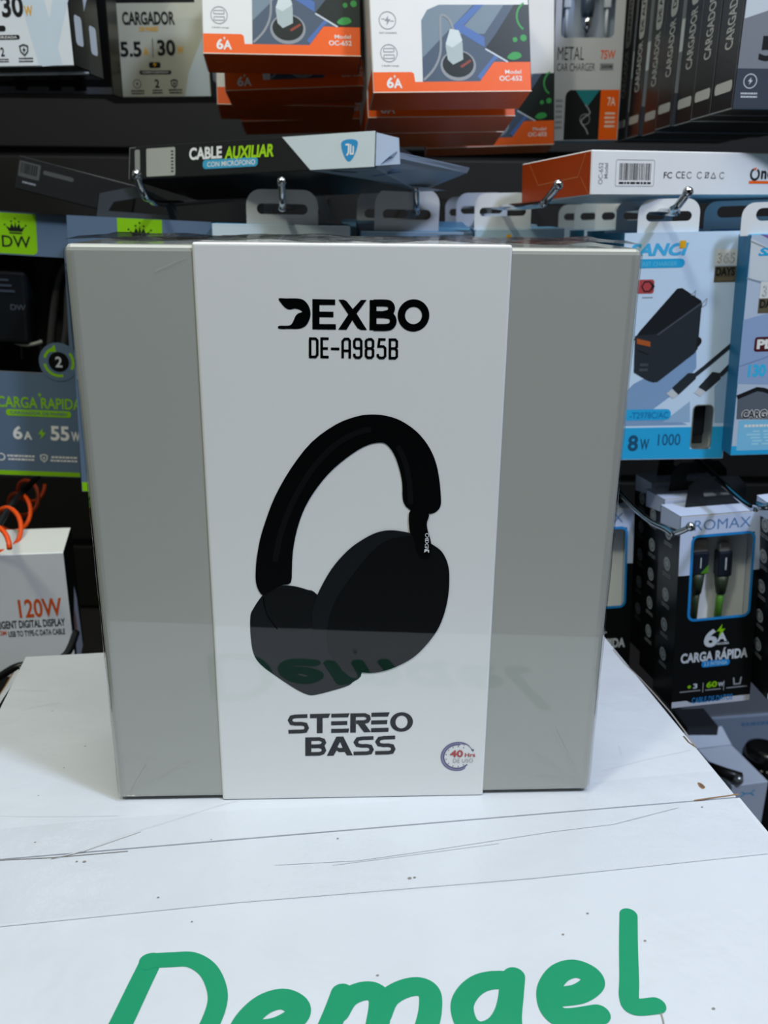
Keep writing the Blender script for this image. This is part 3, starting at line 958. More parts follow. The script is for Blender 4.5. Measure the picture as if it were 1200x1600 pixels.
def car_art(a, s=1.0):
    """orange footer, round icons and the printed picture of a plug in a car socket"""
    k = ow / 93.0
    X = lambda x: (x - 46.5) * k
    a.fill([(X(0.4), 0.4), (X(92.6), 0.4), (X(92.6), 17.5), (X(71), 17.5), (X(62.5), 6.2), (X(24.5), 6.2), (X(24), 11), (X(22.5), 12), (X(0.4), 12)], ORANGE, 1)
    pic = [(X(29), 6.2), (X(62.5), 6.2), (X(71), 17.5), (X(92.6), 17.5), (X(92.6), 51), (X(40), 51), (X(33), 48), (X(29.5), 42)]
    a.fill(pic, DUSK, 1)
    a.fill([(X(29.2), 20), (X(60), 51), (X(40), 51), (X(33), 48), (X(29.5), 42)], DUSKL, 1.3)
    a.fill([(X(66), 51), (X(78), 51), (X(66), 34), (X(50), 34)], DUSKL, 1.3)
    a.fill([(X(47), 38), (X(54), 33.5), (X(66), 26), (X(66), 32), (X(54), 39), (X(66), 51), (X(61), 51)], NAVY, 1.6)
    a.fill([(X(63), 7), (X(70), 17), (X(75), 21), (X(72), 22), (X(61), 9)], NAVY, 1.6)
    a.fill([(X(66.5), 26), (X(66.9), 24.8), (X(68), 23.5), (X(78), 17.5), (X(92.6), 17.5), (X(92.6), 51), (X(84), 51), (X(72), 33)], PHONE, 2)
    a.stroke([(X(66.6), 25), (X(79), 17.6)], 1.0, PALE, 2.3)
    a.ring(X(94), 44, 9, 1.2, LEAF, 2.4, 120, 235)
    a.fill(circ(X(84), 30.5, 1.5), LEAF, 2.4)
    a.fill(circ(X(89), 31.5, 2.0), LEAF, 2.4)
    a.fill(smooth([(X(79), 20), (X(82), 23), (X(86), 23), (X(87.5), 20.5), (X(83), 18.6)], 3), LEAF, 2.4)
    a.fill([circ(X(50), 15.5, 11, 30, 9)], GREYL, 2)
    a.fill([circ(X(50), 16.2, 9.6, 30, 7.6)], PHONE, 2.2)
    a.fill([(X(52), 14), (X(58), 18), (X(57), 19), (X(51), 15.2)], paint('#8c3a2a', .4), 2.5)
    a.fill([(X(44), 19), (X(47), 16), (X(53), 19), (X(53), 29), (X(50), 32), (X(45), 32), (X(43), 27)], paint('#aebcbd', .35), 2.8)
    a.fill([(X(43), 28), (X(47), 26), (X(53), 30), (X(51), 36), (X(46), 37)], paint('#cfdada', .35), 3.1)
    a.stroke(smooth([(X(48), 36), (X(46), 42), (X(42), 45), (X(40.5), 42), (X(40), 24), (X(36), 14), (X(30), 7.5)], 4, False), 1.4, GREYL, 2.6)
    for y, q in ((42, 0), (23, 1)):
        a.ring(X(10), y, 5.0, .45, GREYL, 1.5)
        if q:
            a.stroke(rrect((X(7), y + .8, X(13), y + 2.8), .4), .35, GREYL, 1.6, False, True)
            a.stroke(rrect((X(7), y - 3.0, X(13), y - 1.0), .4), .35, GREYL, 1.6, False, True)
        else:
            bolt(a, X(10), y, 5.5, GREYL, 1.6)
            a.rule(X(6.5), y + .8, X(8.6), y + .8, .3, GREYL)
            a.rule(X(11.4), y - .4, X(13.8), y - .4, .3, GREYL)
    a.text('FAST CHARGING', (X(5), 34.3, X(15), 35.3), GREYL, 1.5, .01)
    a.text('2 RUSH charge', (X(5.5), 15.0, X(15.5), 16.2), GREYL, 1.5, .01)
    a.text('6', (X(8), 2.6, X(12), 9.0), WHITE, 2, .03)
    a.text('A', (X(12), 2.6, X(17), 8.2), WHITE, 2, .03)
    bolt(a, X(12.7), 9.3, 2.6, WHITE, 2.2)
    a.text('Model', (X(77.5), 10.4, X(87), 12.8), WHITE, 2, .008)
    a.text('OC-652', (X(74), 6.3, X(87.5), 9.3), WHITE, 2, .018)
    a.fill(rect((X(37), 61, X(47), 66)), ORANGE, 1.5)
    a.text('Micro', (X(38.2), 61.8, X(45.8), 65.0), WHITE, 2, .03)
    a.rule(X(0), .25, X(93), .25, .5, EDGEW, 1.2)


def car_box(label, pose, group='orange and white car charger boxes'):
    t = thing('car_charger_box', label, 'box', pose[0], pose[1], group)
    mb = MB()
    OR2 = paint('#d4520c', 0.35)
    closed_box(mb, ow, oh, od, paint('#e3e4e2', .4), paint('#d9dad8', .4), mbottom=OR2, mright=INK)
    car_art(Art(mb))
    b = Art(mb, face_bottom())
    for s in (-1, 1):
        b.stroke([(s * (ow / 2 - 1), 1), (s * (ow / 2 - 16), od * .6), (s * (ow / 2 - 1), od - 1)], .35, paint('#d98a5a', .5), 1, False)
    l = Art(mb, face_left(ow * MM))
    l.fill(rect((-od + .5, .5, -.5, 14)), OR2, 1)
    mb.build('printed_carton', t)
    return t


pA3 = ((-0.0664, 0.62, 0.0892),(-0.2443, -0.0045, 0.0826))
A3 = car_box('orange and white car-charger box, frontmost of the left orange stack', pA3)
dup(A3, (pA3[0][0] + 0.0060, 0.658, pA3[0][2] - 0.0145), 'second orange car-charger box from the front in the left stack', (pA3[1][0], pA3[1][1] - 0.04, pA3[1][2] - 0.07))
dup(A3, (pA3[0][0] - 0.0065, 0.700, pA3[0][2] - 0.0210), 'third orange car-charger box poking out left of the left stack', (pA3[1][0], pA3[1][1], pA3[1][2] + 0.03))
dup(A3, (pA3[0][0] + 0.0030, 0.742, pA3[0][2] - 0.0270), 'rearmost dim orange box at the bottom of the left stack', (pA3[1][0], pA3[1][1] - 0.03, pA3[1][2] - 0.05))
pA4 = ((0.0394, 0.6, 0.067),(-0.2443, -0.0319, 0.1162))
A4 = car_box('orange and white car-charger box, frontmost of the right orange stack', pA4)
dup(A4, (pA4[0][0] - 0.0040, 0.640, pA4[0][2] - 0.0105), 'second orange car-charger box from the front in the right stack')
dup(A4, (pA4[0][0] - 0.0070, 0.677, pA4[0][2] - 0.0175), 'third orange box with dark slot print under the right stack')
dup(A4, ((0.0781, 0.74, 0.0449),(-0.1396, -0.0411, 0))[0], 'orange and white car-charger box hanging low, right of the right orange stack', ((0.0781, 0.74, 0.0449),(-0.1396, -0.0411, 0))[1])

# ---- metal car chargers with clear windows
LIL = paint('#b4b8ca', .4)
w7, h7 = 56.0, 112.0


def metal_box(label, pose, word):
    t = thing('car_charger_box', label, 'box', pose[0], pose[1], 'white windowed car charger boxes')
    mb = MB()
    v0 = 76.0 if word else 31.0
    hole = rrect((-w7 / 2 + 5, v0, w7 / 2 - 8, 118), 4)
    window_body(mb, w7, h7 + 12, 28, hole, paint('#c6c8cc' if word else '#b9bccb', .4), paint('#b9bcc2', .4), paint('#9aa5b5', .4))
    INS = paint('#aebccd', .4)
    mb.box((-w7 / 2 * MM + .001, .0125, (v0 - 4) * MM), (w7 / 2 * MM - .001, .0135, .122), INS)
    a = Art(mb)
    if word:
        a.text('METAL', (-w7 / 2 + 3, 60, -3.5, 69.5), SOOT, 2, -.01)
        a.text('CAR CHARGER', (-w7 / 2 + 3, 52, 6, 57.5), SOOT, 2, -.01)
        a.text('75W', (10, 60.5, 22, 67), ORANGE, 2, .015)
        a.fill(rect((10, 52.5, 21, 57.5)), GREYL, 2)
        a.text('20000M', (11, 53.8, 20, 56.2), INK, 2.5, .01)
        a.fill([(-w7 / 2 + 11, .5), (-w7 / 2 + 11, 33), (-w7 / 2 + 12, 36), (-w7 / 2 + 15, 38), (12, 38), (12, .5)], SOOT, 1.5)
        a.fill([(-9, 38), (11, 38), (5, 30), (1, 25)], paint('#1f7b80', .4), 2)
        a.stroke(smooth([(0, 27), (4, 21), (0, 18), (-3, 14), (1, 9), (3, 5)], 4, False), 1.0, GREYL, 2.4)
        a.ring(0, 16, 4.0, .5, GREYL, 2.3)
        a.fill(rect((12, .4, w7 / 2 - .6, 38)), ORANGE, 2)
        a.text('7A', (18, 26, 24.5, 32.5), EDGEW, 2.5, .015)
        a.smallprint((16, 9, 25, 22), EDGEW, 4, 2.5, 5)
        a.smallprint((-w7 / 2 + 3, 8, -w7 / 2 + 9, 32), GREYL, 6, 1.5, 6)
    else:
        a.text('CHARGING', (-16, 17.5, 20, 23.5), SOOT, 2, .015)
    mb.build('printed_carton', t)
    pane(hole, t)
    # the charger and cable held behind the window
    c = thing('car_charger', 'metal charger and plugs in the window of the ' + ('METAL CAR CHARGER box' if word else 'white box above the low orange box'), 'charger', pose[0], pose[1])
    z0 = v0 * MM
    m = MB()
    x = -.001
    m.tube([(x, .006, z0 + .042), (x, .006, z0 + .021), (x, .006, z0 + .0155)], .0055, paint('#5b6878', .3, metal=.6), 14, True, [.0055, .0055, .0045])
    m.tube([(x, .006, z0 + .0155), (x, .006, z0 + .008), (x, .006, z0 + .0045)], .003, CHROME, 10, True, [.0045, .0034, .001])
    m.build('charger_body', c)
    for x in (-.0175, .0150):
        m = MB()
        m.box((x - .003, .0045, z0 + .022), (x + .003, .0095, z0 + .038), PALE, .001)
        m.box((x - .0022, .005, z0 + .038), (x + .0022, .009, z0 + .045), paint('#8d9096', .3, metal=.6), .0004)
        m.tube([(x, .007, z0 + .022), (x, .007, z0 + .012), (x + .0005, .007, z0 - .002)], .0014, PALE, 8)
        m.build('plug', c)
    return t


pA6, pA7 = ((0.0987, 0.775, 0.0882),(0, -0.0303, 0)), ((0.1614, 0.8, 0.0541),(-0.007, -0.0213, 0.0587))
metal_box('white windowed car-charger box hanging above the low orange box', (pA6[0], (0, 0, 0)), False)
metal_box('shaded METAL CAR CHARGER box with orange 7A corner', pA7, True)

# ---- row of black car-charger boxes seen from the side
w8, h8, d8 = 90.0, 170.0, 36.0
DIM = paint('#b9bbb6', .45)
t = thing('car_charger_box', 'front black car-charger box with grey face at the upper right corner', 'box', ((0.2412, 0.56, 0.0554),(0, -0.0144, 0.0))[0], (0, 0, 0), 'black car charger boxes in a row')
mb = MB()
closed_box(mb, w8, h8, d8, paint('#7d838c', .4), paint('#131414', .35))
a = Art(mb)
a.fill(rect((-w8 / 2 + .5, .5, w8 / 2 - .5, 21)), paint('#3f4552', .4), 1)
for k, u in enumerate((-35.5, -14, 8, 30)):
    a.ring(u - 1, 14.5, 3.6, .5, PALE, 2)
    (bolt if k % 2 == 0 else shield)(a, u - 1, 14.5, 4.0, PALE)
    a.smallprint((u - 6, 5.5, u + 4, 9), PALE, 2, 2, 20 + k)
a.text('5.5', (-33.5, 25, -6, 37.5), INK, 2, .03)
a.text('A', (-4, 25, 4, 33), INK, 2, .03)
a.fill([(-w8 / 2 + 1, 46), (-10, 57), (-10, 75), (-w8 / 2 + 1, 66)], PALE, .6)
l = Art(mb, face_left(w8 * MM))
l.fill(rrect((-d8 + 3.5, 10, -4, 16), 2.4), DIM, 1)
l.text_up('CARGADOR', (-d8 * .66, 33, -d8 * .30, 69), DIM, 1, .02)
l.fill(rrect((-d8 * .70, 71, -d8 * .26, 112), 5), DIM, 1)
l.text_up('DE AUTO', (-d8 * .60, 76, -d8 * .36, 106), INK, 1.5, .03)
l.stroke([(-.3, .4), (-.3, h8)], .45, GREYL, 1, False)
l.stroke([(-d8, .4), (0, .4)], .5, GREYL, 1, False)
mb.build('printed_carton', t)
pA8 = ((0.2412, 0.56, 0.0554),(0, -0.0144, 0.0))
ORD = ['second', 'third', 'fourth', 'fifth', 'sixth', 'seventh']
for k, (y, dx, dz) in enumerate(((.597, .0, .0), (.634, .0005, -.0005), (.675, -.001, .0), (.718, .001, -.001), (.762, .0, .0), (.806, .0005, .0))):
    dup(t, (pA8[0][0] + dx, y, pA8[0][2] + dz), ORD[k] + ' black CARGADOR DE AUTO box from the front of the row' if k < 5 else 'rearmost black CARGADOR DE AUTO box of the row, beside the shaded white box', (0, 0, 0))

# ---- boxes lying across the hooks
pB2 = ((-0.0892, 0.6, 0.019),(-0.1571, -0.039, -0.384))
wb, hb = (175.8, 20.7)
db = 78.0
t = thing('cable_box', 'black and white CABLE AUXILIAR box lying on the hooks with an open end flap', 'box', pB2[0], pB2[1])
mb = MB()
PALEC = paint('#c9d6da', .38)
mb.box((-wb / 2 * MM, 0, 0), (wb / 2 * MM, db * MM, hb * MM), paint('#1c1d1e', .32), .0005, 1, faces={'x+': paint('#30343a', .5)})
a = Art(mb)
q = [(25.65, 20.82),(45.4, -0.6)]
a.fill([(q[0][0], hb - .3), (wb / 2 - .2, hb - .3), (wb / 2 - .2, .3), (q[1][0], .3)], PALEC, .6)
b = Art(mb, face_bottom())
b.fill([(q[1][0], .4), (wb / 2 - .3, .4), (wb / 2 - .3, db - .5), (q[1][0] + 62, db - .5), (q[1][0] + 24, 32)], paint('#8fa3b4', .4), .6)
b.fill([(q[1][0] + 10, 4), (q[1][0] + 24, 12), (q[1][0] + 28, 10), (q[1][0] + 14, 2)], SOOT, .9)
b.fill([(q[1][0] + 30, 22), (q[1][0] + 52, 14), (q[1][0] + 54, 16), (q[1][0] + 32, 25)], paint('#3f6fa8', .4), .9)
a.text('CABLE', (-41.61, 10.04, -17.23, 17.59), WHITE, 2, .035, 0, -0.03 * 0)
a.text('AUXILIAR', (-15.36, 9.27, 19.98, 16.86), paint('#9fd414', .45), 2, .035, .12)
a.fill(rrect((-31.48, 4.18, 8.76, 9.75), 2.2), paint('#3fa0c4', .4), 1.5)
a.text('CON MICRÓFONO', (-28.12, 5.29, 6.94, 9.14), WHITE, 2, .01)
lab = (-74.87, 1.35, -52.39, 18.8)
a.fill(rrect(lab, 1.0), paint('#a3a69e', .5), 1.2)
a.smallprint((lab[2] - 3.2, lab[1] + 1.5, lab[2] - 1.4, lab[3] - 1.5), SOOT, 7, 1.6, 31)
a.fill(rrect((-84.02, 4.94, -79.94, 18.57), 1.2), paint('#8b8e8a', .5), 1.2)
a.stroke([(-83.39, 19.84),(-88.0, 19.88),(-88.84, 0.37)], .3, GREYL, 1.2, False)
c = [(71.14, 10.64)][0]
SH = [(c[0] - 5.4, c[1] + 4.2), (c[0], c[1] + 6.0), (c[0] + 5.4, c[1] + 4.2), (c[0] + 3.6, c[1] - 3.0), (c[0], c[1] - 6.8), (c[0] - 3.6, c[1] - 3.0)]
a.fill(smooth(SH, 4), paint('#2d8fc6', .4), 1.5)
a.stroke([(c[0] - 2.6, c[1] + 3), (c[0] - .4, c[1] + 3), (c[0] - .4, c[1] - 1.6), (c[0] - 1.6, c[1] - 3.2)], 1.0, WHITE, 2, False)
a.stroke([(c[0] + .9, c[1] + 3), (c[0] + .9, c[1] - 2.4), (c[0] + 2.6, c[1] - 2.4), (c[0] + 2.6, c[1] + 2.0)], .9, WHITE, 2, False)
mb.build('printed_carton', t)
mb = MB()                              # end flap hanging open, with its tuck lip
x = wb / 2 * MM
LB = paint('#a9b9cc', .4)
y1 = .070
y1 = .077
vs = [(x, .002, .0), (x, y1, .0), (x + .034, y1 - .004, .010), (x + .008, .004, .007), (x + .036, y1 - .005, .0125), (x + .0105, .007, .0098)]
mb.mesh(vs, [[0, 1, 2, 3], [3, 2, 4, 5]], LB)
mb.mesh([(a_, b_, c_ - .0005) for a_, b_, c_ in vs], [[3, 2, 1, 0], [5, 4, 2, 3]], LB)
mb.build('end_flap', t)
mb = MB()
vs = [(x, .001, .001), (x, .001, hb * MM - .001), (x + .011, .008, hb * MM - .003), (x + .012, .009, .003)]
mb.mesh(vs, [[0, 1, 2, 3]], LB)
mb.mesh([(a_ + .0004, b_ + .0004, c_) for a_, b_, c_ in vs], [[3, 2, 1, 0]], LB)
mb.build('dust_flap', t)

pB3 = ((0.2109, 0.575, 0.0091),(-0.0558, -0.0134, 0.3491))
wb, hb = 190.0, (204.0, 24.2)[1]
u0 = -(204.0, 24.2)[0] / 2
t = thing('car_charger_box', 'white and orange box with barcode lying flat across the hooks', 'box', pB3[0], pB3[1])
mb = MB()
mb.box((u0 * MM, 0, 0), ((u0 + wb) * MM, .082, hb * MM), paint('#dfe1e2', .4), .0006, 1, faces={'x-': paint('#b5440f', .35)})
a = Art(mb)
R_ = (-85.81, 5.01, -59.9, 19.16)
a.stroke(rrect(R_, 1.0), .25, GREYL, 1, False, True)
rnd = random.Random(8)
xx = R_[0] + 2.4
while xx < R_[2] - 2.6:
    ww = rnd.choice((.35, .5, .8))
    a.fill(rect((xx, R_[1] + 3.2, xx + ww, R_[3] - 1.8)), INK, 1.2)
    xx += ww + rnd.choice((.35, .5, .7))
a.smallprint((R_[0] + 1.5, R_[1] + .6, R_[2] - 2, R_[1] + 2.8), SOOT, 1, 1.2, 40)
a.text_up('Model', (-93.48, 9.05, -90.96, 17.23), GREYL, 1, .01)
a.text_up('OC-652', (-97.19, 5.96, -94.25, 17.52), GREYL, 1, .01)
a.text('FC', (-53.2, 9.32, -47.44, 12.82), SOOT, 1, .01)
a.text('CE', (-44.77, 9.37, -38.49, 13.24), SOOT, 1, .0)
for k, R2 in enumerate(((-36.66, 9.06, -33.96, 13.3), (-29.42, 9.45, -26.68, 13.0), (-24.39, 9.13, -21.17, 13.4), (-20.24, 9.16, -16.08, 13.08), (-13.76, 9.2, -10.04, 13.14))):
    m_ = ((R2[0] + R2[2]) / 2, (R2[1] + R2[3]) / 2)
    if k in (0, 1, 4):
        a.ring(m_[0], m_[1], 1.7, .4, SOOT, 1, 40, 330)
    elif k == 2:
        a.stroke([(m_[0] - 1.6, m_[1] - 1.6), (m_[0] + 1.4, m_[1] + 1.6)], .35, SOOT, 1)
        a.stroke([(m_[0] - 1.2, m_[1] + 1.5), (m_[0] - .8, m_[1] - 1.4), (m_[0] + .8, m_[1] - 1.4), (m_[0] + 1.2, m_[1] + 1.5)], .35, SOOT, 1.1, True, True)
    else:
        a.stroke([(m_[0] - 1.7, m_[1] - 1.4), (m_[0] + 1.7, m_[1] - 1.4), (m_[0], m_[1] + 1.6)], .45, SOOT, 1, False, True)
o_ = (8.25, 9.34, 16.38, 14.79)
a.ring((o_[0] + o_[2]) / 2, (o_[1] + o_[3]) / 2, 3.0, 1.4, INK, 1.2, 110, 420)
a.ring((o_[0] + o_[2]) / 2, (o_[1] + o_[3]) / 2, 3.0, 1.4, ORANGE, 1.3, 75, 105)
q_ = (16.88, 9.38, 21.22, 14.49)
a.text('n', (q_[0], o_[1], q_[0] + 4.2, o_[3] - .6), INK, 1.2, .04)
a.text('e', (q_[0] + 4.8, o_[1], q_[0] + 9.2, o_[3] - .6), INK, 1.2, .04)
a.fill(rect((o_[0], o_[1] - 2.6, o_[0] + 30, o_[1] - 1.0)), ORANGE, 1.2)
le = Art(mb, lambda u, v, h: (u0 * MM - h * MM, u * MM, v * MM))
le.stroke([(6, hb - 1), (14, hb * .45), (60, hb * .40), (72, hb - 1)], .4, paint('#d98a5a', .5), 1, False)
le.stroke([(2, 1), (11, hb * .45)], .4, paint('#d98a5a', .5), 1, False)
mb.build('printed_carton', t)

pB1 = ((-0.2263, 0.66, 0.0022),(0, 0.2401, 0.2443))
wb, hb = (62.4, 22.5)
wb, hb = wb * 1.25, 22.0
t = thing('cable_box', 'slim black box with barcode sticker lying tilted at the left edge', 'box', pB1[0], pB1[1])
mb = MB()
mb.box((-wb / 2 * MM * .8, 0, 0), (wb / 2 * MM * 1.2, .06, hb * MM), paint('#222323', .35), .0006, 1)
a = Art(mb)
R_ = (-30.42, 8.74, -16.82, 18.98)
a.fill(rrect(R_, .8), paint('#4b4d4c', .5), 1)
xx = R_[0] + 1
rnd = random.Random(2)
while xx < R_[2] - 1.6:
    ww = rnd.choice((.35, .6, .9))
    a.fill(rect((xx, R_[1] + 2.4, xx + ww, R_[3] - 1)), INK, 1.3)
    xx += ww + rnd.choice((.35, .5))
a.fill(rrect((R_[2] + 2, R_[3] - 5.4, R_[2] + 22, R_[3] - 2.6), 1.2), paint('#4b4d4c', .5), 1)
a.smallprint((R_[0] + 3, R_[1] - 4.4, R_[0] + 12, R_[1] - 2), GREYL, 1, 1, 9)
mb.build('printed_carton', t)

# ---- blue-grey wall-charger boxes with green badges, middle left
CHAR = paint('#26282b', .45)


def crown(a, u, v, s, m, layer=3):
    a.fill([(u - .42 * s, v), (u + .42 * s, v), (u + .60 * s, v + .34 * s), (u + .34 * s, v + .20 * s), (u + .24 * s, v + .52 * s), (u + .08 * s, v + .24 * s), (u, v + .62 * s),
            (u - .08 * s, v + .24 * s), (u - .24 * s, v + .52 * s), (u - .34 * s, v + .20 * s), (u - .60 * s, v + .34 * s)], m, layer)
    a.rule(u - .40 * s, v - .10 * s, u + .40 * s, v - .10 * s, .09 * s, m, layer)
    for x_, y_ in ((0, .80), (.24, .62), (-.24, .62), (.66, .40), (-.66, .40)):
        a.fill(circ(u + x_ * s, v + y_ * s, .06 * s, 8), m, layer)


def fast_box(label, pose, w, h, logo_u, cu, rows):
    """window box: green badge, dark window with the charger behind it, lettering, lime band"""
    t = thing('charger_box', label, 'box', pose[0], pose[1], 'blue-grey wall charger boxes')
    mb = MB()
    hole = rect((-w / 2 + 3, rows['win0'], w / 2 - 4, rows['win1']))
    window_body(mb, w, h, 42, hole, BLUEGREY, BLUEGREY, CHAR, paint('#41566c', .4), BLACK)
    a = Art(mb)
    a.fill(rect((-w / 2 + .3, 0.3, w / 2 - .3, rows['band'])), LIME, 1)
    lg = rows['logo']
    a.fill(rrect((logo_u - 14.5, lg, logo_u + 14.5, h + 6), 3.5)[:0] or [(logo_u - 14.5, h - .2), (logo_u - 14.5, lg + 3), (logo_u - 13.6, lg + .9), (logo_u - 11.5, lg), (logo_u + 11.5, lg), (logo_u + 13.6, lg + .9), (logo_u + 14.5, lg + 3), (logo_u + 14.5, h - .2)], LIME, 1)
    crown(a, logo_u, lg + 15.5, 11, INK, 2)
    a.text('DW', (logo_u - 10, lg + 4.5, logo_u + 10, lg + 12.5), INK, 2, .01)
    a.rule(-w / 2 + 3, rows['win0'], w / 2 - 4, rows['win0'], .4, GREYL, 1)
    by = rows['badge']
    a.fill(circ(w / 2 - 12, by, 14.5), BLUEGREY, 3)
    a.ring(w / 2 - 12, by, 10.5, 2.0, LIME, 4, 120, 165)
    a.ring(w / 2 - 12, by, 10.5, 2.0, LIME, 4, 190, 285)
    a.ring(w / 2 - 12, by, 10.5, 2.0, LIME, 4, 330, 400)
    a.fill([(w / 2 - 20, by + 7), (w / 2 - 14.5, by + 13.0), (w / 2 - 13.5, by + 7.6)], LIME, 4.2)
    a.fill(circ(w / 2 - 12, by, 7.5), BLACK, 4)
    a.text('2', (w / 2 - 14.5, by - 4, w / 2 - 9.5, by + 4), PALE, 5, .02)
    a.text('CARGA RAPIDA', (cu - 31, rows['t1'], cu + 31, rows['t1'] + 8.6), LIME, 2, .02)
    bolt(a, cu + .5, rows['t1'] + 10.5, 5, LIME, 2)
    a.fill(rrect((cu - 25, rows['t1'] - 6.2, cu + 23, rows['t1'] - 1.2), 2), LIME, 2)
    a.text('CARGADOR DE PARED', (cu - 22, rows['t1'] - 4.9, cu + 20, rows['t1'] - 2.5), BLUEGREY, 3, .02)
    v = rows['t2']
    a.text('6', (cu - 21, v, cu - 14, v + 10.5), WHITE, 2, .03)
    a.text('A', (cu - 13, v, cu - 7, v + 6.5), WHITE, 2, .03)
    bolt(a, cu + .5, v + 5, 9, LIME, 2)
    a.text('55', (cu + 7, v, cu + 21, v + 11.5), WHITE, 2, .03)
    a.text('W', (cu + 22.5, v, cu + 29, v + 7.5), WHITE, 2, .03)
    v = rows['t3']
    for k, u in enumerate((-31, 1, 33)):
        (shield(a, cu + u, v + 3, 6, WHITE, 2) if k else a.ring(cu + u, v + 3, 2.6, .9, WHITE, 2))
        a.smallprint((cu + u + 4.5, v, cu + u + 25, v + 5.5), WHITE, 2, 2, 50 + k)
    mb.build('printed_carton', t)
    pane(hole, t)
    return t


pC1, sC1 = ((-0.2876, 0.668, -0.2002),(-0.0045, 0.0511, 0.085)), (100.0, 194.6)
rows1 = dict(win0=(6.76, 80.97, 34.25, 165.65)[1], win1=(6.76, 80.97, 34.25, 165.65)[3], band=(-1.38, -2.95, 27.66, 3.82)[3], logo=(10.06, 166.47, 18.99, 178.46)[1],
             badge=(37.08, 89.87, 48.78, 90.35)[1], t1=(2.6, 53.52, 30.88, 67.34)[1], t2=(0.94, 28.95, 29.52, 41.56)[1], t3=(-0.42, 11.57, 28.44, 18.24)[1])
lu = (-0.22, 167.24, 25.6, 189.3)
cu1 = (-9.43, 52.78, 53.46, 60.21)
fast_box('blue-grey charger box reading CARGA RAPIDA 6A 55W at the left edge', pC1, sC1[0], sC1[1], (lu[0] + lu[2]) / 2, (cu1[0] + cu1[2]) / 2, rows1)
pC2, sC2 = ((-0.1697, 0.615, -0.1965),(-0.0203, 0.0375, 0.0853)), (93.4, 188.0)
rows2 = dict(win0=rows1['win0'], win1=rows1['win1'] - 8, band=7.0, logo=sC2[1] - 27, badge=rows1['badge'], t1=rows1['t1'], t2=rows1['t2'], t3=rows1['t3'])
C2 = fast_box('blue-grey charger box with green crown badge directly behind the grey gift box', pC2, sC2[0], sC2[1], 0.0, 0.0, rows2)
mb = MB()
P_ = [(-32, sC2[1] - 1), (-29, sC2[1] + 15), (-4, sC2[1] + 21), (20, sC2[1] + 11), (24, sC2[1] - 1)]
Hh = [(-24, sC2[1] + 4), (-20, sC2[1] + 10), (-3, sC2[1] + 13.5), (13, sC2[1] + 8), (16, sC2[1] + 3)]
plate(mb, [P_, Hh], paint('#3c4247', .4), .020, .0208)
mb.build('hang_tab', C2)

# charger and cable inside the left window box
M_ = Matrix.LocRotScale(Vector(pC1[0]), Euler(pC1[1]), None)
c = thing('wall_charger', 'black wall charger with two prongs behind the window at the left edge', 'charger', pC1[0], pC1[1])
R_ = (-29.14, 99.71, 15.34, 155.12)
mb = MB()
mb.box((R_[0] * MM, .010, R_[1] * MM), (R_[2] * MM, .032, R_[3] * MM), paint('#15181c', .3), .004, 3)
for k in range(3):
    mb.box(((R_[2] - 30) * MM, .0094, (R_[3] - 9 - 4 * k) * MM), ((R_[2] - 13 + 2 * k) * MM, .0102, (R_[3] - 7.4 - 4 * k) * MM), paint('#3c4450', .4))
a = Art(mb, lambda u, v, h: (u * MM, .0099 - h * MM, v * MM))
g_ = (2.53, 125.33, 13.46, 129.49)
a.text('DW', (g_[0], g_[1], g_[2], g_[3]), paint('#4c525c', .4), 1, .01)
mb.build('charger_body', c)
for p0 in ([(5.91, 102.81),(5.8, 87.12)], [(19.3, 103.48),(19.75, 87.79)]):
    mb = MB()
    mb.box((p0[1][0] * MM - .0008, .018, p0[1][1] * MM), (p0[1][0] * MM + .0008, .024, p0[0][1] * MM), CHROME, .0003, 1)
    mb.build('prong', c)
c = thing('charging_cable', 'dark grey coiled cable behind the window beside the black wall charger', 'cable', pC1[0], pC1[1])
mb = MB()
q = [(45.5, 166.05),(35.55, 148.36),(29.47, 120.43),(26.96, 91.97),(34.03, 85.11),(40.97, 111.65),(43.52, 144.24),(47.82, 158.1),(49.26, 130.76),(46.79, 97.72)]
mb.tube(smooth([(u * MM, .020 + .004 * math.sin(i), v * MM) for i, (u, v) in enumerate(q)], 6, False), .0032, paint('#3a3c3c', .4), 10)
mb.tube(smooth([(-0.0127, 0.014, 0.1052),(-0.0014, 0.014, 0.1029),(0.0053, 0.014, 0.0999),(0.0135, 0.014, 0.0994),(0.0229, 0.014, 0.1022)], 5, False), .0016, paint('#8d918e', .35), 8)
mb.build('cable_loop', c)

# ---- pale blue boxes with white tabs behind the gift box
def blue_box(label, pose, w, h, d, tabs, slot=(24, 5.2, 9), facem=None, group='pale blue charger boxes with white hang tabs', side=None, tabm=None):
    t = thing('charger_box', label, 'box', pose[0], pose[1], group)
    mb = MB()
    closed_box(mb, w, h, d, facem or SKY, side or STEEL, mtop=paint('#5f9cc0', .4))
    a = Art(mb)
    a.rule(-w / 2 + 1, h - .4, w / 2 - 1, h - .4, .5, paint('#e6f2f6', .4), 1)
    mb.build('printed_carton', t)
    hang_tab(t, tabs[0], h, tabs[1], tabs[2], slot, tabm or paint('#dfe3e6', .4), y=0.004)
    return t


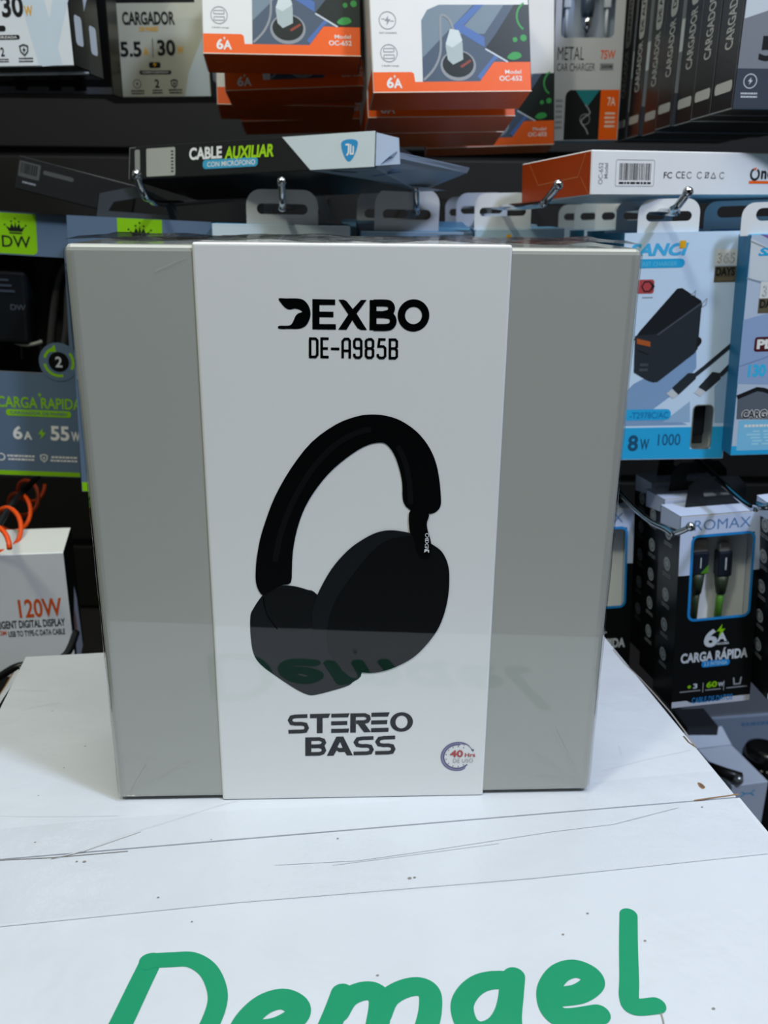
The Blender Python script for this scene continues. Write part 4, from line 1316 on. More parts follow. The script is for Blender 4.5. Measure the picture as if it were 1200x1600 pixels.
pC3, sC3 = ((-0.0701, 0.615, -0.162),(0.0107, 0.0066, 0.0769)), (90.8, 150.7)
T3 = (-22.76, 150.28, 23.89, 172.3)
C3 = blue_box('pale blue box with white tab above the left part of the white sleeve', pC3, sC3[0], sC3[1], 45, ((T3[0] + T3[2]) / 2, T3[2] - T3[0], T3[3] - sC3[1]), (33, 6.6, 9.5), facem=paint('#c9d9e0', .35))
dup(C3, (pC3[0][0] + .004, .668, pC3[0][2] - .002), 'box close behind the pale blue one left of centre, seen through its tab slot')
pC4, sC4 = ((0.018, 0.66, -0.1729),(0.1256, 0.0058, 0.0856)), (78.6, 158.7)
T4 = (-29.28, 161.08, 14.96, 185.8)
C4 = blue_box('blue box with shaded white tab under the open flap of the lying cable box', pC4, sC4[0], sC4[1], 50, ((T4[0] + T4[2]) / 2, T4[2] - T4[0], T4[3] - sC4[1]), (33, 6.6, 10.5), facem=paint('#9cbcd6', .35))
dup(C4, (pC4[0][0] - .014, .722, pC4[0][2]), 'box behind the shaded white tab, its own tab peeking out left')
pC5, sC5 = ((0.0925, 0.63, -0.1689),(-0.001, -0.0239, -0.0359)), (59.9, 156.3)
T5 = (-30.09, 158.27, 7.72, 179.3)
C5 = blue_box('pale blue box with bright white tab, left of the orange box end', pC5, sC5[0], sC5[1], 62, ((T5[0] + T5[2]) / 2, T5[2] - T5[0], T5[3] - sC5[1]), (31, 5.6, 11), facem=paint('#a9c6d6', .35))
mb = MB()
a = Art(mb)
y_ = [(-6.98, 150.43)][0]
a.text('SANCI', (y_[0] - 24, y_[1] - 9, y_[0] + 6, y_[1] + .2), CYAN, 1, .04, .2)
a.fill(circ(y_[0], y_[1] + .8, 1.8, 12), YEL, 1.2)
mb.build('brand_lettering', C5)
for k, (y, dx, nm) in enumerate(((.700, -.0072, 'second'), (.770, -.0111, 'third'))):
    dup(C5, (pC5[0][0] + dx, y, pC5[0][2] + .001 - .002 * k), nm + ' bright white tab box from the front, left of the orange box end')

# ---- light blue fast-charger box at the right with a printed picture
pC6, sC6 = ((0.1794, 0.55, -0.1494),(-0.0282, -0.0307, -0.0079)), (69.7, 137.7)
w6, h6 = sC6
t = thing('charger_box', 'light blue charger box with black plug picture and 365 DAYS seal beside the gift box', 'box', pC6[0], pC6[1], 'light blue charger boxes on the right hook')
mb = MB()
hole6 = rrect((13.89, 6.51, 26.28, 34.33), 3.0)
window_body(mb, w6, h6, 55, hole6, SKY, STEEL, paint('#d9dedc', .4), paint('#4f9cc4', .4), BLACK)
a = Art(mb)
bar = (-29.98, 0.71, 18.34, 20.56)[3]
DKBL = paint('#7f9fc6', .4)
MIDBL = paint('#93b3d2', .4)
# printed table top and shadows belong to the picture on the box
a.fill([(-33.54, 38.47),(-24.23, 48.29),(12.77, 68.06),(13.64, 57.49),(3.71, 43.81),(-11.29, 32.03),(11.38, 21.89),(-28.59, 21.77)], DKBL, .4)
a.fill([(-4.73, 23.8),(11.38, 36.87),(12.45, 23.5)], MIDBL, .45)
a.fill([(25.64, 45.81),(34.42, 57.11),(35.65, 22.69),(27.66, 22.83)], MIDBL, .45)
band_ = rect((-w6 / 2 + .3, .3, w6 / 2 - .3, bar))
a.fill([band_, hole6] if hole6[10][1] > .5 and max(p[1] for p in hole6) < bar else [(-w6 / 2 + .3, .3), (w6 / 2 - .3, .3), (w6 / 2 - .3, bar), (max(p[0] for p in hole6) + .1, bar), (max(p[0] for p in hole6) + .1, min(p[1] for p in hole6) - .1), (min(p[0] for p in hole6) - .1, min(p[1] for p in hole6) - .1), (min(p[0] for p in hole6) - .1, bar), (-w6 / 2 + .3, bar)], CYAN, .6)
mb.box((-w6 / 2 * MM + .001, .0150, .003), (w6 / 2 * MM - .001, .0158, .060), paint('#eef0ec', .4))
a.stroke(hole6, .7, paint('#6b7470', .4), 1.2, False, True)
LOGO = (-31.46, 124.36, 3.33, 131.66)
a.text('SANCI', (LOGO[0], LOGO[1], LOGO[2], LOGO[3]), paint('#45b2e6', .4), 1, .045, .25)
a.fill(rrect((-2.18, 128.47, 1.58, 132.84), .6), YEL, 1.5)
q = (-40.1, 117.48, 1.69, 122.64)
a.fill(rrect((-w6 / 2 + .4, q[1], q[2], q[3]), 2.6), CYAN, 1)
a.text('FAST CHARGER', (-24.88, 118.48, -2.84, 121.06), paint('#5fbde4', .4), 1.4, .02)
s5 = (19.56, 118.44, 32.43, 127.6)
a.fill(rect(s5), paint('#d6dadb', .4), 1)
a.text('365', (s5[0] + 1.4, s5[1] + 1.0, s5[2] - 1.4, s5[3] - 2.2), GREYL, 1.5, .02)
a.text('365', (s5[0] + 2.0, s5[1] + 1.4, s5[2] - 2.0, s5[3] - 2.6), paint('#d6dadb', .4), 1.9, -.012)
s6 = (19.69, 108.46, 32.62, 117.72)
a.fill(rect(s6), paint('#5e5746', .35), 1)
a.text('DAYS', (s6[0] + .8, s6[3] - 5.6, s6[2] - .8, s6[3] - .6), INK, 1.5, .04)
a.smallprint((s6[0] + 1.5, s6[1] + .8, s6[2] - 1.5, s6[3] - 6.4), paint('#7d745c', .4), 2, 1.5, 12)
rb = (-25.95, 102.64, -15.62, 110.86)
a.fill(rrect(rb, 1.6), paint('#b0464a', .4), 1)
rc = ((rb[0] + rb[2]) / 2 + 1, (rb[1] + rb[3]) / 2)
a.ring(rc[0], rc[1], 3.2, .9, INK, 1.4, 0, 360, 6)
a.fill([(rc[0] + 2.4, rc[1] + 3.2), (rc[0] + 4.6, rc[1]), (rc[0] + 2.4, rc[1] - 3.2), (rc[0] + 3.4, rc[1])], INK, 1.5)
a.smallprint((-22.48, 99.61, -15.94, 101.12), GREYL, 1, 1, 13)
mb.build('printed_carton', t)
mb = MB()                              # printed picture of the charger and the two cable ends
a = Art(mb)
PK1, PK2, PK3 = paint('#1d2126', .35), paint('#2a3037', .35), paint('#4a525c', .35)
a.fill([(-25.91, 75.35),(-22.36, 80.68),(-1.76, 105.28),(1.27, 105.59),(13.38, 97.87),(14.08, 94.08),(-11.33, 78.17),(-17.89, 71.72)], PK1, 1.5)
a.fill([(13.44, 97.11),(13.7, 94.09),(13.45, 69.21),(11.73, 66.52),(-9.7, 49.22),(-12.46, 49.27),(-12.88, 78.2)], PK2, 1.6)
a.fill([(-25.27, 77.66),(-12.13, 78.57),(-11.65, 48.86),(-15.67, 50.12),(-24.67, 55.43)], PK2, 1.8)
a.stroke([(-11.33, 78.17),(13.5, 96.36)], .8, PK3, 2.0)
a.fill([(-24.01, 76.09),(-15.71, 74.01),(-15.5, 70.9),(-23.81, 72.99)], paint('#a8562a', .4), 2.1)
a.stroke([(-22.76, 68.71),(-16.75, 66.26)], .9, PK1, 2.1)
a.smallprint((-21.33, 55.32, -16.23, 61.61), PK3, 2, 2.1, 14)
for q in ([(13.89, 96.35),(16.7, 99.31),(16.26, 95.55),(14.08, 94.08)], [(6.96, 101.37),(9.43, 103.94),(9.29, 100.95)]):
    a.stroke(q, .45, GREYL, 1.4, False, True)
a.fill(smooth([(12.87, 76.18),(15.3, 74.98),(15.14, 72.28),(12.61, 70.0)], 3), PK1, 1.7)
for q, tipq in (([(-0.36, 45.48),(8.79, 54.43),(13.9, 54.34),(13.8, 50.78),(3.93, 41.01)], [(-3.66, 41.95),(-0.3, 44.68),(3.93, 41.01),(0.54, 38.67)]),
                ([(15.8, 45.59),(23.65, 54.95),(28.83, 54.07),(29.15, 50.51),(20.78, 42.71)], [(13.3, 42.44),(16.23, 45.18),(20.78, 42.71),(17.49, 39.57)])):
    a.fill(q, PK2, 1.6)
    a.fill(tipq, paint('#c2cad0', .3), 1.6)
a.stroke([(13.21, 53.17),(18.35, 57.41),(34.24, 71.54)], 2.6, PK2, 1.7, False)
a.stroke([(28.58, 52.49),(31.79, 55.98),(34.28, 58.69)], 2.8, PK2, 1.7, False)
mb.build('charger_picture', t)
mb = MB()
a = Art(mb)
q = (-42.99, 25.31, 0.12, 32.22)
a.fill(rrect((-w6 / 2 + .4, q[1], q[2], q[3]), 3), CYAN, 1)
a.text('-T2978C/AC', (-25.4, 26.39, -1.46, 30.45), paint('#1b78b4', .4), 1.5, .015)
a.text('8', (-25.53, 5.57, -19.08, 15.92), paint('#1c4f72', .4), 1.5, .03)
a.text('W', (-17.83, 6.28, -12.18, 13.32), paint('#1c4f72', .4), 1.5, .02)
a.text('1000', (-6.76, 8.93, 7.32, 16.36), paint('#1c5f8a', .4), 1.5, .01)
mb.build('rating_lettering', t)
pane(hole6, t)
T6 = (-26.66, 138.04, 9.62, 156.61)
hang_tab(t, (T6[0] + T6[2]) / 2, h6, T6[2] - T6[0], T6[3] - h6, (27, 5.6, 9.0), paint('#dfe3e6', .4), y=0.004)
for k, (y, dx, nm) in enumerate(((.607, .001, 'second'), (.665, .0, 'third'), (.725, -.003, 'fourth'), (.790, -.0035, 'fifth'))):
    dup(t, (pC6[0][0] + dx, y, pC6[0][2] - .0008 * k), nm + ' box from the front behind the light blue charger box with the 365 DAYS seal')
# black plug showing in the small window
c = thing('usb_plug', 'black plug behind the small rounded window of the light blue charger box', 'plug', pC6[0], pC6[1])
mb = MB()
R_ = (15.64, 13.94, 24.02, 33.11)
mb.box((R_[0] * MM, .006, R_[1] * MM), (R_[2] * MM, .014, R_[3] * MM), PK1, .0015)
mb.build('plug_body', c)
mb = MB()
R2 = (16.66, 8.18, 23.49, 13.96)
mb.box((R2[0] * MM, .0072, R2[1] * MM), (R2[2] * MM, .0125, R2[3] * MM + .0004), paint('#4a4a4e', .3, metal=.5), .0005)
mb.build('metal_tip', c)

# ---- the next box, cut by the right edge
pC7, sC7 = ((0.2553, 0.535, -0.1408),(-0.0057, -0.0414, 0.0)), (90.0, 130.5)
pC7 = ((pC7[0][0] + .0025, pC7[0][1], pC7[0][2]), pC7[1])
w, h = sC7
t = thing('charger_box', 'pale blue PD 130W charger box cut by the right edge', 'box', pC7[0], pC7[1], 'light blue charger boxes on the right hook')
mb = MB()
closed_box(mb, w, h, 55, paint('#b3c4da', .38), paint('#1f6f9c', .4), mtop=paint('#4f9cc4', .4), mbottom=BLACK)
a = Art(mb)
cl = lambda pts: [(max(-w / 2 + .4, min(w / 2 - .4, p[0])), p[1]) for p in pts]
VP_ = paint('#8fa7cf', .4)
a.fill(cl([[(-46.36, 82.38)][0], (w / 2 - .5, [(-29.2, 93.62)][0][1] + 10), (w / 2 - .5, 40), [(-46.67, 44.54)][0]]), VP_, .4)
a.fill(cl([(-44.81, 128.4),(-27.9, 119.79),(-26.18, 103.68),(-43.29, 104.93)]), paint('#c9d3dc', .4), .5)
a.stroke(cl([(-44.64, 126.65),(-27.09, 119.06)]), .7, GREYL, .8)
a.stroke(cl([(-44.5, 106.04),(-25.05, 100.04)]), .9, paint('#8494a8', .4), .8)
a.fill(cl([(-39.55, 130.34),(-17.82, 127.57),(-17.34, 123.35),(-32.26, 126.62)]), paint('#7b5fa8', .4), .7)
a.stroke(cl([(-46.85, 54.94),(-32.77, 58.71),(-19.99, 63.25)]), .5, paint('#6f86ac', .4), .8)
a.text('SANCI', (-39.72, 118.29, -10.4, 122.89), CYAN, 1, .045, .25)
s5 = (-36.45, 94.36, -23.45, 103.82)
a.fill(rect(s5), paint('#d6dadb', .4), 1)
a.text('365', (s5[0] + 1.4, s5[1] + 1.0, s5[2] - 1.4, s5[3] - 2.2), GREYL, 1.5, .02)
a.text('365', (s5[0] + 2.0, s5[1] + 1.4, s5[2] - 2.0, s5[3] - 2.6), paint('#d6dadb', .4), 1.9, -.012)
s6 = (-36.67, 85.94, -23.6, 94.39)
a.fill(rect(s6), paint('#5e5746', .35), 1)
a.text('DAYS', (s6[0] + .8, s6[3] - 5.6, s6[2] - .8, s6[3] - .6), INK, 1.5, .04)
a.fill(rrect((-36.72, 63.46, -17.8, 72.14), 1.6), paint('#4a1822', .4), 1)
a.text('PD', (-35.21, 65.04, -23.86, 70.7), WHITE, 1.5, .05)
a.text('130', (-39.0, 48.38, -28.3, 56.08), paint('#35b6e6', .4), 1, .05)
a.text('W', (-27.4, 48.5, -22.05, 52.74), paint('#35b6e6', .4), 1, .04)
a.fill(cl([(-43.75, 37.85),(-32.66, 42.18),(-28.78, 41.68),(-13.28, 36.54),(-11.67, 21.93),(-43.15, 22.87)]), paint('#5b6470', .4), .8)
a.stroke(cl([(-43.99, 36.29),(-32.54, 41.01),(-28.66, 40.51),(-13.1, 34.97)]), 2.6, INK, 1.0, False)
a.text('CARGADOR', (-39.97, 23.1, -9.33, 28.26), paint('#27303a', .4), 2.4, .03)
for dx, dy in ((-.35, 0), (.35, 0), (0, .35), (0, -.35)):
    r_ = (-39.97, 23.1, -9.33, 28.26)
    a.text('CARGADOR', (r_[0] + dx, r_[1] + dy, r_[2] + dx, r_[3] + dy), WHITE, 1.4 + dx * .5 + dy, .035)
a.fill(rect((-w / 2 + .4, .4, w / 2 - .4, 6)), CYAN, .6)
pnl = (-41.46, 3.04, -8.64, 21.96)
a.fill(rect((pnl[0], pnl[1], w / 2 - 1, pnl[3])), paint('#7cc2e6', .4), 1.2)
a.smallprint((pnl[0] + 3, pnl[1] + 3, w / 2 - 4, pnl[3] - 6), paint('#a6dbf2', .4), 5, 1.6, 15)
a.smallprint((pnl[0] + 3, pnl[3] - 5, pnl[0] + 22, pnl[3] - 2), WHITE, 1, 1.6, 16)
mb.build('printed_carton', t)
T7 = (-49.44, 129.64, -31.32, 147.66)
hang_tab(t, T7[0] + 27, h, 54, T7[3] - h, (38, 7.0, 10.5), paint('#dfe3e6', .4), y=0.004)
dup(t, (pC7[0][0] + .002, .605, pC7[0][2] + .001), 'box in the shade behind the PD 130W charger box')

# ---- white box and coiled orange cable, lower left
pD1, sD1 = ((-0.2613, 0.58, -0.3269),(0.1058, 0.0182, 0.1902)), (74.3, 100.0)
w, h = sD1
t = thing('charger_box', 'white 120W digital display charger box at the left edge behind the carton', 'box', pD1[0], pD1[1])
mb = MB()
closed_box(mb, w, h, 40, paint('#dfe2e0', .4), BLACKG, mtop=paint('#d9dbd2', .4), mbottom=BLACK)
a = Art(mb)
SHG = paint('#b6b9b9', .4)
a.text('120W', (2.62, 49.27, 31.67, 64.37), paint('#d8571a', .4), 2, .02)
a.text('INTELLIGENT DIGITAL DISPLAY', (-23.86, 41.04, 32.56, 47.36), INK, 2, .02)
a.text('USB TO TYPE-C DATA CABLE', (-6.56, 34.04, 31.86, 38.85), INK, 2, .015)
a.text('5A/1.2M', (-19.78, 35.86, -7.9, 39.55), paint('#d8571a', .4), 2, .015)
r = Art(mb, face_right(w * MM))
r.fill([(3, 2), (34, 2), (30, 46), (24, 60), (10, 40)], paint('#a9aebc', .35), 1)
r.fill(smooth([(12, 20), (18, 30), (16, 44), (10, 36)], 3), paint('#8d5a4a', .4), 1.4)
mb.build('printed_carton', t)

p0, p1 = Vector((-0.2479, 0.53, -0.2045)), Vector((-0.3277, 0.8, -0.2455))
ax = (p1 - p0).normalized()
sx = ax.cross(Vector((0, 0, 1))).normalized()
sz = sx.cross(ax).normalized()
t = thing('coiled_cable', 'orange coiled cable hanging on a black rod above the white box', 'cable', p0)
mb = MB()
pts = []
turns, per = 4, 22
for k in range(turns * per + 1):
    f = k / (turns * per)
    an = 2 * math.pi * k / per
    rr = .0098
    pts.append((p1 - p0) * f + sx * rr * math.cos(an) + sz * (rr * 1.25 * math.sin(an) - .004))
mb.tube(pts, .0017, paint('#e8500c', .4), 8)
mb.build('coil', t)
mb = MB()
mb.tube([p0 + sz * .006, (p0 + p1) / 2 + sz * .006, Vector((p1.x + .02, 1.152, p1.z + .05))], .0024, SOOT, 10)
o = mb.build('display_hook')
tag(o, 'black display rod carrying the orange coiled cable', 'hook')
mb = MB()
q = [(-0.264, 0.52, -0.3022), (-0.2503, 0.52, -0.2935), (-0.2368, 0.52, -0.2858), (-0.2219, 0.53, -0.2887), (-0.2128, 0.54, -0.2872), (-0.2123, 0.56, -0.2809)]
mb.tube(smooth(q, 6, False), .0026, BLACK, 10)
tag(mb.build('charging_cable'), 'black cable curving along the foot of the white 120W box', 'cable')

# ---- black data-cable boxes with windows, lower right
pD3, sD3 = ((0.217, 0.52, -0.3083),(-0.0589, -0.0444, 0.1398)), (54.6, 131.2)
w3, h3 = sD3
d3 = 29.0
hole3 = rrect((-18.83, 61.24, 22.11, 117.5), 4.0)
NIGHT = paint('#0c0f11', .35)
BLUEF = paint('#1f86cf', .4)
LAV = paint('#c0cfec', .38)
t = thing('cable_box', 'black data-cable box reading 6A CARGA RAPIDA with a blue-framed window', 'box', pD3[0], pD3[1], 'black and white data cable boxes')
mb = MB()
window_body(mb, w3, h3, d3, hole3, NIGHT, NIGHT, paint('#cfd6dc', .4), LAV, NIGHT)
mb.box((-w3 / 2 * MM + .001, .0150, .030), (w3 / 2 * MM - .001, .0158, h3 * MM - .004), paint('#eef3f4', .4))
a = Art(mb)
yb = (-26.42, 94.09, 28.56, 98.38)[1]
a.fill([[(-w3 / 2 + .2, yb - 2), (w3 / 2 - .2, yb - 2), (w3 / 2 - .2, h3 - .2), (-w3 / 2 + .2, h3 - .2)]][0] if max(p[1] for p in hole3) < yb else
       [(-w3 / 2 + .2, yb - 2), (min(p[0] for p in hole3) - .1, yb - 2), (min(p[0] for p in hole3) - .1, max(p[1] for p in hole3) + .1), (max(p[0] for p in hole3) + .1, max(p[1] for p in hole3) + .1),
        (max(p[0] for p in hole3) + .1, yb - 2), (w3 / 2 - .2, yb - 2), (w3 / 2 - .2, h3 - .2), (-w3 / 2 + .2, h3 - .2)], LAV, .6)
a.stroke(hole3, 1.7, BLUEF, 1.2, False, True)
a.rule(-w3 / 2 + .5, h3 - .4, w3 / 2 - .5, h3 - .4, .5, WHITE, 1)
a.text('ROMAX', (-18.22, 121.2, 19.05, 127.88), paint('#4f7fb4', .4), 1.2, -.005)
a.text('6', (-7.37, 41.3, 1.85, 53.9), PALE, 1, .04)
a.text('A', (1.35, 44.6, 8.39, 50.9), PALE, 1, .04)
q = [(3.7, 52.34)][0]
bolt(a, q[0], q[1], 9, LIME, 1.6)
a.text('MAXIMA', (1.63, 42.26, 10.02, 44.08), PALE, 1, .02)
a.text('CARGA RÁPIDA', (-22.48, 31.48, 23.47, 40.14), PALE, 1, .04)
a.fill(rrect((-8.1, 27.28, 11.4, 31.85), 2), BLUEF, 1)
a.text('3.3 INTENSA', (-6.33, 28.19, 9.63, 30.94), paint('#9fd0f0', .4), 1.4, .01)
v0 = (-22.02, 10.69, -7.82, 11.62)
v1 = (-4.34, 10.34, 6.38, 11.74)
v2 = (10.3, 10.4, 24.71, 11.8)
for R_ in (v0, v1, v2):
    a.fill(rect((R_[0], R_[1], R_[2], R_[1] + .8)), GREYL, 1)
for u in ((v0[2] + v1[0]) / 2, (v1[2] + v2[0]) / 2):
    a.fill(rect((u - .3, v1[1] - 1, u + .3, v1[1] + 6)), GREYL, 1)
a.text('60', (v1[0] + .5, v1[1] + 2, v1[0] + 8, v1[1] + 6.4), LIME, 1, .04)
a.text('W', (v1[0] + 8.6, v1[1] + 2, v1[0] + 12.6, v1[1] + 5.2), PALE, 1, .03)
a.text('3', (v0[0] + 9, v0[1] + 2, v0[0] + 12, v0[1] + 5.6), PALE, 1, .03)
a.fill(circ(v0[0] + 6.4, v0[1] + 3.6, 1.2, 10), LIME, 1)
a.stroke([((v2[0] + v2[2]) / 2 - 2.6, v2[1] + 7), ((v2[0] + v2[2]) / 2 - 2, v2[1] + 2.6), ((v2[0] + v2[2]) / 2 + 2, v2[1] + 2.6), ((v2[0] + v2[2]) / 2 + 2.6, v2[1] + 7)], 1.1, GREYL, 1)
a.text('CABLE DE DATOS', (-13.3, 1.98, 14.94, 6.2), paint('#2b7fc0', .4), 1.4, .02)
a.fill([(-w3 / 2 + .2, .2), (w3 / 2 - .2, .2), (w3 / 2 - .2, 4.4), (9, 4.4), (6, 2.6), (-14, 2.6), (-17, 4.4), (-w3 / 2 + .2, 4.4)], paint('#c3cad6', .4), 1)
l = Art(mb, face_left(w3 * MM))
l.fill([(-.3, h3 - .3), (-.3, 122), (-d3 + 1, h3 - 12), (-d3 + 1, h3 - .3)], LAV, 1)
for k in range(5):
    l.fill(circ(-d3 * .55, 116 - 21 * k, 4.6, 20), paint('#9aa3a8', .45), 1)
    l.ring(-d3 * .55, 116 - 21 * k, 2.6, .5, NIGHT, 1.4)
    l.smallprint((-d3 * .75, 107 - 21 * k, -d3 * .35, 110 - 21 * k), GREYL, 2, 1, 60 + k)
mb.build('printed_carton', t)
pane(hole3, t)
D3 = t
mb = MB()
P_ = [(-16, h3 - 1), (-14, h3 + 14), (-8, h3 + 19), (18, h3 + 19), (24, h3 + 13), (26, h3 - 1)]
Hh = rrect((-4, h3 + 6, 16, h3 + 11), 2)
plate(mb, [P_, Hh], NIGHT, .018, .0188)
mb.build('hang_tab', t)
rt = pD3[1]
dup(D3, (pD3[0][0] - .0005, .553, pD3[0][2] + .0005), 'second data-cable box behind the one reading 6A CARGA RAPIDA')
dup(D3, (pD3[0][0] + .002, .590, pD3[0][2] + .0005), 'third data-cable box behind the one reading 6A CARGA RAPIDA')
dup(D3, ((0.1483, 0.56, -0.3228),(-0.1502, -0.0047, 0.1396))[0], 'data-cable box half hidden behind the right side of the gift box', ((0.1483, 0.56, -0.3228),(-0.1502, -0.0047, 0.1396))[1])
pD5 = ((0.2683, 0.515, -0.2966),(0.0287, -0.106, 0.1047))
dup(D3, (pD5[0][0] + .0085, pD5[0][1], pD5[0][2]), 'data-cable box cut by the right edge', pD5[1])
# cable behind the blue-framed window
c = thing('usb_cable', 'black and green cable with two plugs behind the blue-framed window', 'cable', pD3[0], pD3[1])
GRN = paint('#4f8a2a', .45)
for k, (rm, rb, rs, rc, cm) in enumerate((((-13.87, 103.9, -4.1, 112.38), (-14.92, 88.96, -3.38, 104.4), (-12.82, 75.58, -5.94, 89.06), (-11.2, 62.87, -7.31, 75.64), paint('#31402c', .45)),
                                          ((4.07, 102.92, 10.93, 108.88), (3.09, 86.13, 12.57, 103.38), (4.05, 74.03, 10.56, 86.26), (5.27, 62.14, 9.64, 74.09), GRN))):
    m = MB()
    m.box((rm[0] * MM, .008, rm[1] * MM - .001), (rm[2] * MM, .0125, rm[3] * MM), paint('#a39d98', .35, metal=.3), .0004, 1)
    sh = m.build('metal_tip', c)
    m = MB()
    m.box((rb[0] * MM, .0065, rb[1] * MM), (rb[2] * MM, .014, rb[3] * MM), paint('#1a2230', .35), .0012)
    aa = Art(m, lambda u, v, hh: (u * MM, .0064 - hh * MM, v * MM))
    if k == 0:
        aa.stroke([((rb[0] + rb[2]) / 2, rb[1] + 5), ((rb[0] + rb[2]) / 2, rb[3] - 4)], .7, PALE, 1)
        aa.fill([((rb[0] + rb[2]) / 2, rb[1] + 1), (rb[2] - .4, rb[1] + 1), (rb[2] - .4, rb[1] + 7)], GRN, 1)
    else:
        aa.fill(rect(((rb[0] + rb[2]) / 2 - .5, rb[1] + 5, (rb[0] + rb[2]) / 2 + .5, rb[3] - 4)), PALE, 1)
    m.build('plug', c)
    m = MB()
    xc = (rs[0] + rs[2]) / 2 * MM
    m.tube([(xc, .010, rs[3] * MM), (xc, .010, (rs[1] + rs[3]) / 2 * MM), ((rc[0] + rc[2]) / 2 * MM, .010, rs[1] * MM)], .004, paint('#2a3626', .45), 12, True, [.0046, .0040, .0030])
    m.tube([((rc[0] + rc[2]) / 2 * MM, .010, rs[1] * MM), ((rc[0] + rc[2]) / 2 * MM - .0006, .010, (rc[1] + rc[3]) / 2 * MM), ((rc[0] + rc[2]) / 2 * MM - .001, .011, rc[1] * MM - .012)], .0024, cm, 10)
    m.build('cable_end', c)

# ---- metal hooks
def prong(label, tip, bend, entry, r=.0022, tipr=.0029, back=1.152):
    """rod comes from the wall through the tab slot at `entry`, bends at `bend` and rises to `tip`"""
    tp, bd, en = Vector(tip), Vector(bend), Vector(entry)
    up = tp - bd
    d = (en - bd).normalized()
    start = Vector((en.x + d.x / max(d.y, .3) * .12, back, en.z + .010))
    return hook(label, [start, (start + en) / 2, en, bd + d * .010, bd + d * .002 + up * .10, bd + up * .45, tp], r, tipr)


prong('chromed hook tip in front of the left end of the cable box', (-0.1512, 0.575, 0.017), (-0.149, 0.582, 0.004), (-0.1485, 0.64, 0.0009))
prong('chromed hook rising from the white tab above the left of the white sleeve', (-0.0645, 0.58, 0.0141), (-0.0651, 0.586, 0.0008), (-0.0666, 0.618, -0.0011))
prong('chromed hook rising through the shaded tab under the open flap', (0.0186, 0.625, 0.0122), (0.0195, 0.63, -0.0006), (0.0201, 0.664, -0.0027))
prong('long chromed hook left of the orange box end, bent up', (0.0947, 0.53, 0.0128), (0.0888, 0.538, 0.0027), (0.0766, 0.634, 0.0013))
prong('chromed hook rising from the white tab of the light blue box', (0.1615, 0.512, 0.0096), (0.1578, 0.518, 0.001), (0.1615, 0.554, -0.0007))
prong('dark shiny hook beside the blue-framed window box', (0.1707, 0.47, -0.1664), (0.164, 0.476, -0.1736), (0.1573, 0.56, -0.1783), .0017, .0026)
prong('dark rod hook above the box cut by the right edge', (0.2048, 0.45, -0.147), (0.2025, 0.455, -0.1498), (0.2105, 0.52, -0.1607), .0019, .0026)

# ---- goods standing low at the right, behind the carton
pE = ((0.2904, 0.6, -0.5264),(0, 0, 0.2094))
t = thing('accessory_box', 'small white box with blue mark standing behind the carton at the right edge', 'box', (pE[0][0], pE[0][1], FLOOR_Z + .0), pE[1])
hE = pE[0][2] + .1 - FLOOR_Z
mb = MB()
WB = paint('#c3cfe0', .4)
mb.box((-.0155, 0, 0), (.0165, .052, hE), WB, .0006, 1, faces={'x+': BLACK})
a = Art(mb)
g = hE * 1000
a.stroke([(-6, g - 7), (-3, g - 9), (2, g - 9), (5, g - 6.5)], .9, CYAN, 1)
a.stroke([(-6, g - 11), (-3, g - 9), (2, g - 9), (5, g - 11.5)], .9, CYAN, 1)
mb.build('printed_carton', t)
mb = MB()
mb.mesh([(-.0155, .052, hE), (.0165, .052, hE), (.0160, .068, hE + .008), (-.0150, .068, hE + .008), (-.0225, .0500, hE + .001), (-.0225, .0660, hE + .006)], [[0, 1, 2, 3], [0, 3, 5, 4]], WB)
mb.build('lid_flap', t)
c = Vector((0.274, 0.605, -0.4175))
zt = FLOOR_Z + hE
c.z = zt
t = thing('clip_microphone', 'black clip microphone with silver tip resting on the small white box', 'microphone', c)
mb = MB()
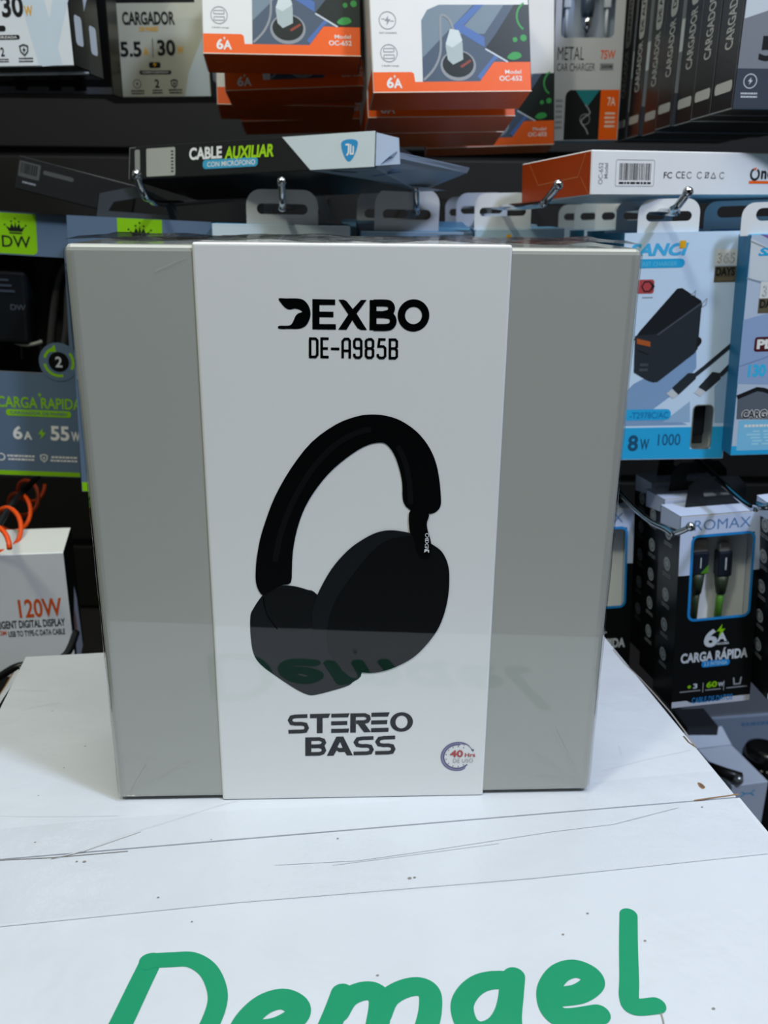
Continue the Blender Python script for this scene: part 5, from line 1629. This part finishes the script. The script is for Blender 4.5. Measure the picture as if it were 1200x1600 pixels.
mb.tube([(-.010, .012, .006), (-.003, .003, .0050), (.004, -.001, .0045), (.011, -.002, .0055)], .003, BLACK, 12, True, [.0018, .0042, .0044, .0022])
mb.build('clip_body', t)
mb = MB()
mb.ball((.006, -.006, .0042), .0042, paint('#8f9498', .25, metal=.8))
mb.build('silver_tip', t)
mb = MB()
mb.tube(smooth([(-.003, .004, .005), (-.010, .012, .007), (-.017, .020, .0045)], 5, False), .0008, BLACK, 8)
mb.build('cord', t)
q = Vector((0.317, 0.64, -0.43))
t = thing('earphone_case', 'round black gadget with pale dots at the right edge above the white box', 'gadget', (q.x, q.y, FLOOR_Z))
mb = MB()
hh = q.z + .012 - FLOOR_Z
mb.tube([(0, 0, 0), (0, 0, hh * .5), (0, 0, hh - .008), (0, 0, hh - .002), (0, 0, hh)], .0165, BLACKG, 28, True, [.0165, .0165, .0165, .0145, .010])
mb.build('case_body', t)
mb = MB()
a = Art(mb, lambda u, v, h: (u * MM, -.0168 - h * MM + (u * u) * MM * .03, v * MM + hh))
for u in (-7, -2.5, 3):
    a.fill(circ(u, -14, 1.1, 10), paint('#b9b4a2', .4), 1)
mb.build('pale_dots', t)
q = Vector((0.3178, 0.7, -0.4373))
t = thing('blister_pack', 'grey-topped clear pack with blue print behind the small white box', 'package', (q.x, q.y, FLOOR_Z), (0, 0, .15))
mb = MB()
hh = q.z + .012 - FLOOR_Z
mb.box((-.045, 0, 0), (.055, .06, hh), paint('#59606a', .3), .003, 2, faces={'y-': paint('#8d9db4', .35)})
a = Art(mb)
a.smallprint((2, hh * 1000 - 14, 44, hh * 1000 - 7), paint('#5b86b0', .4), 1, 1, 77)
mb.build('pack_body', t)
q = Vector((0.2729, 0.66, -0.4233))
t = thing('cable_box', 'small dark box with a white mark beside the carton edge, low at right', 'box', (q.x, q.y, FLOOR_Z), (0, 0, .1))
mb = MB()
hh = q.z + .010 - FLOOR_Z
mb.box((-.015, 0, 0), (.013, .03, hh), paint('#23272c', .35), .001)
a = Art(mb)
a.fill(circ(0, hh * 1000 - 9, 2.0, 14, 1.4), PALE, 1)
mb.build('printed_carton', t)
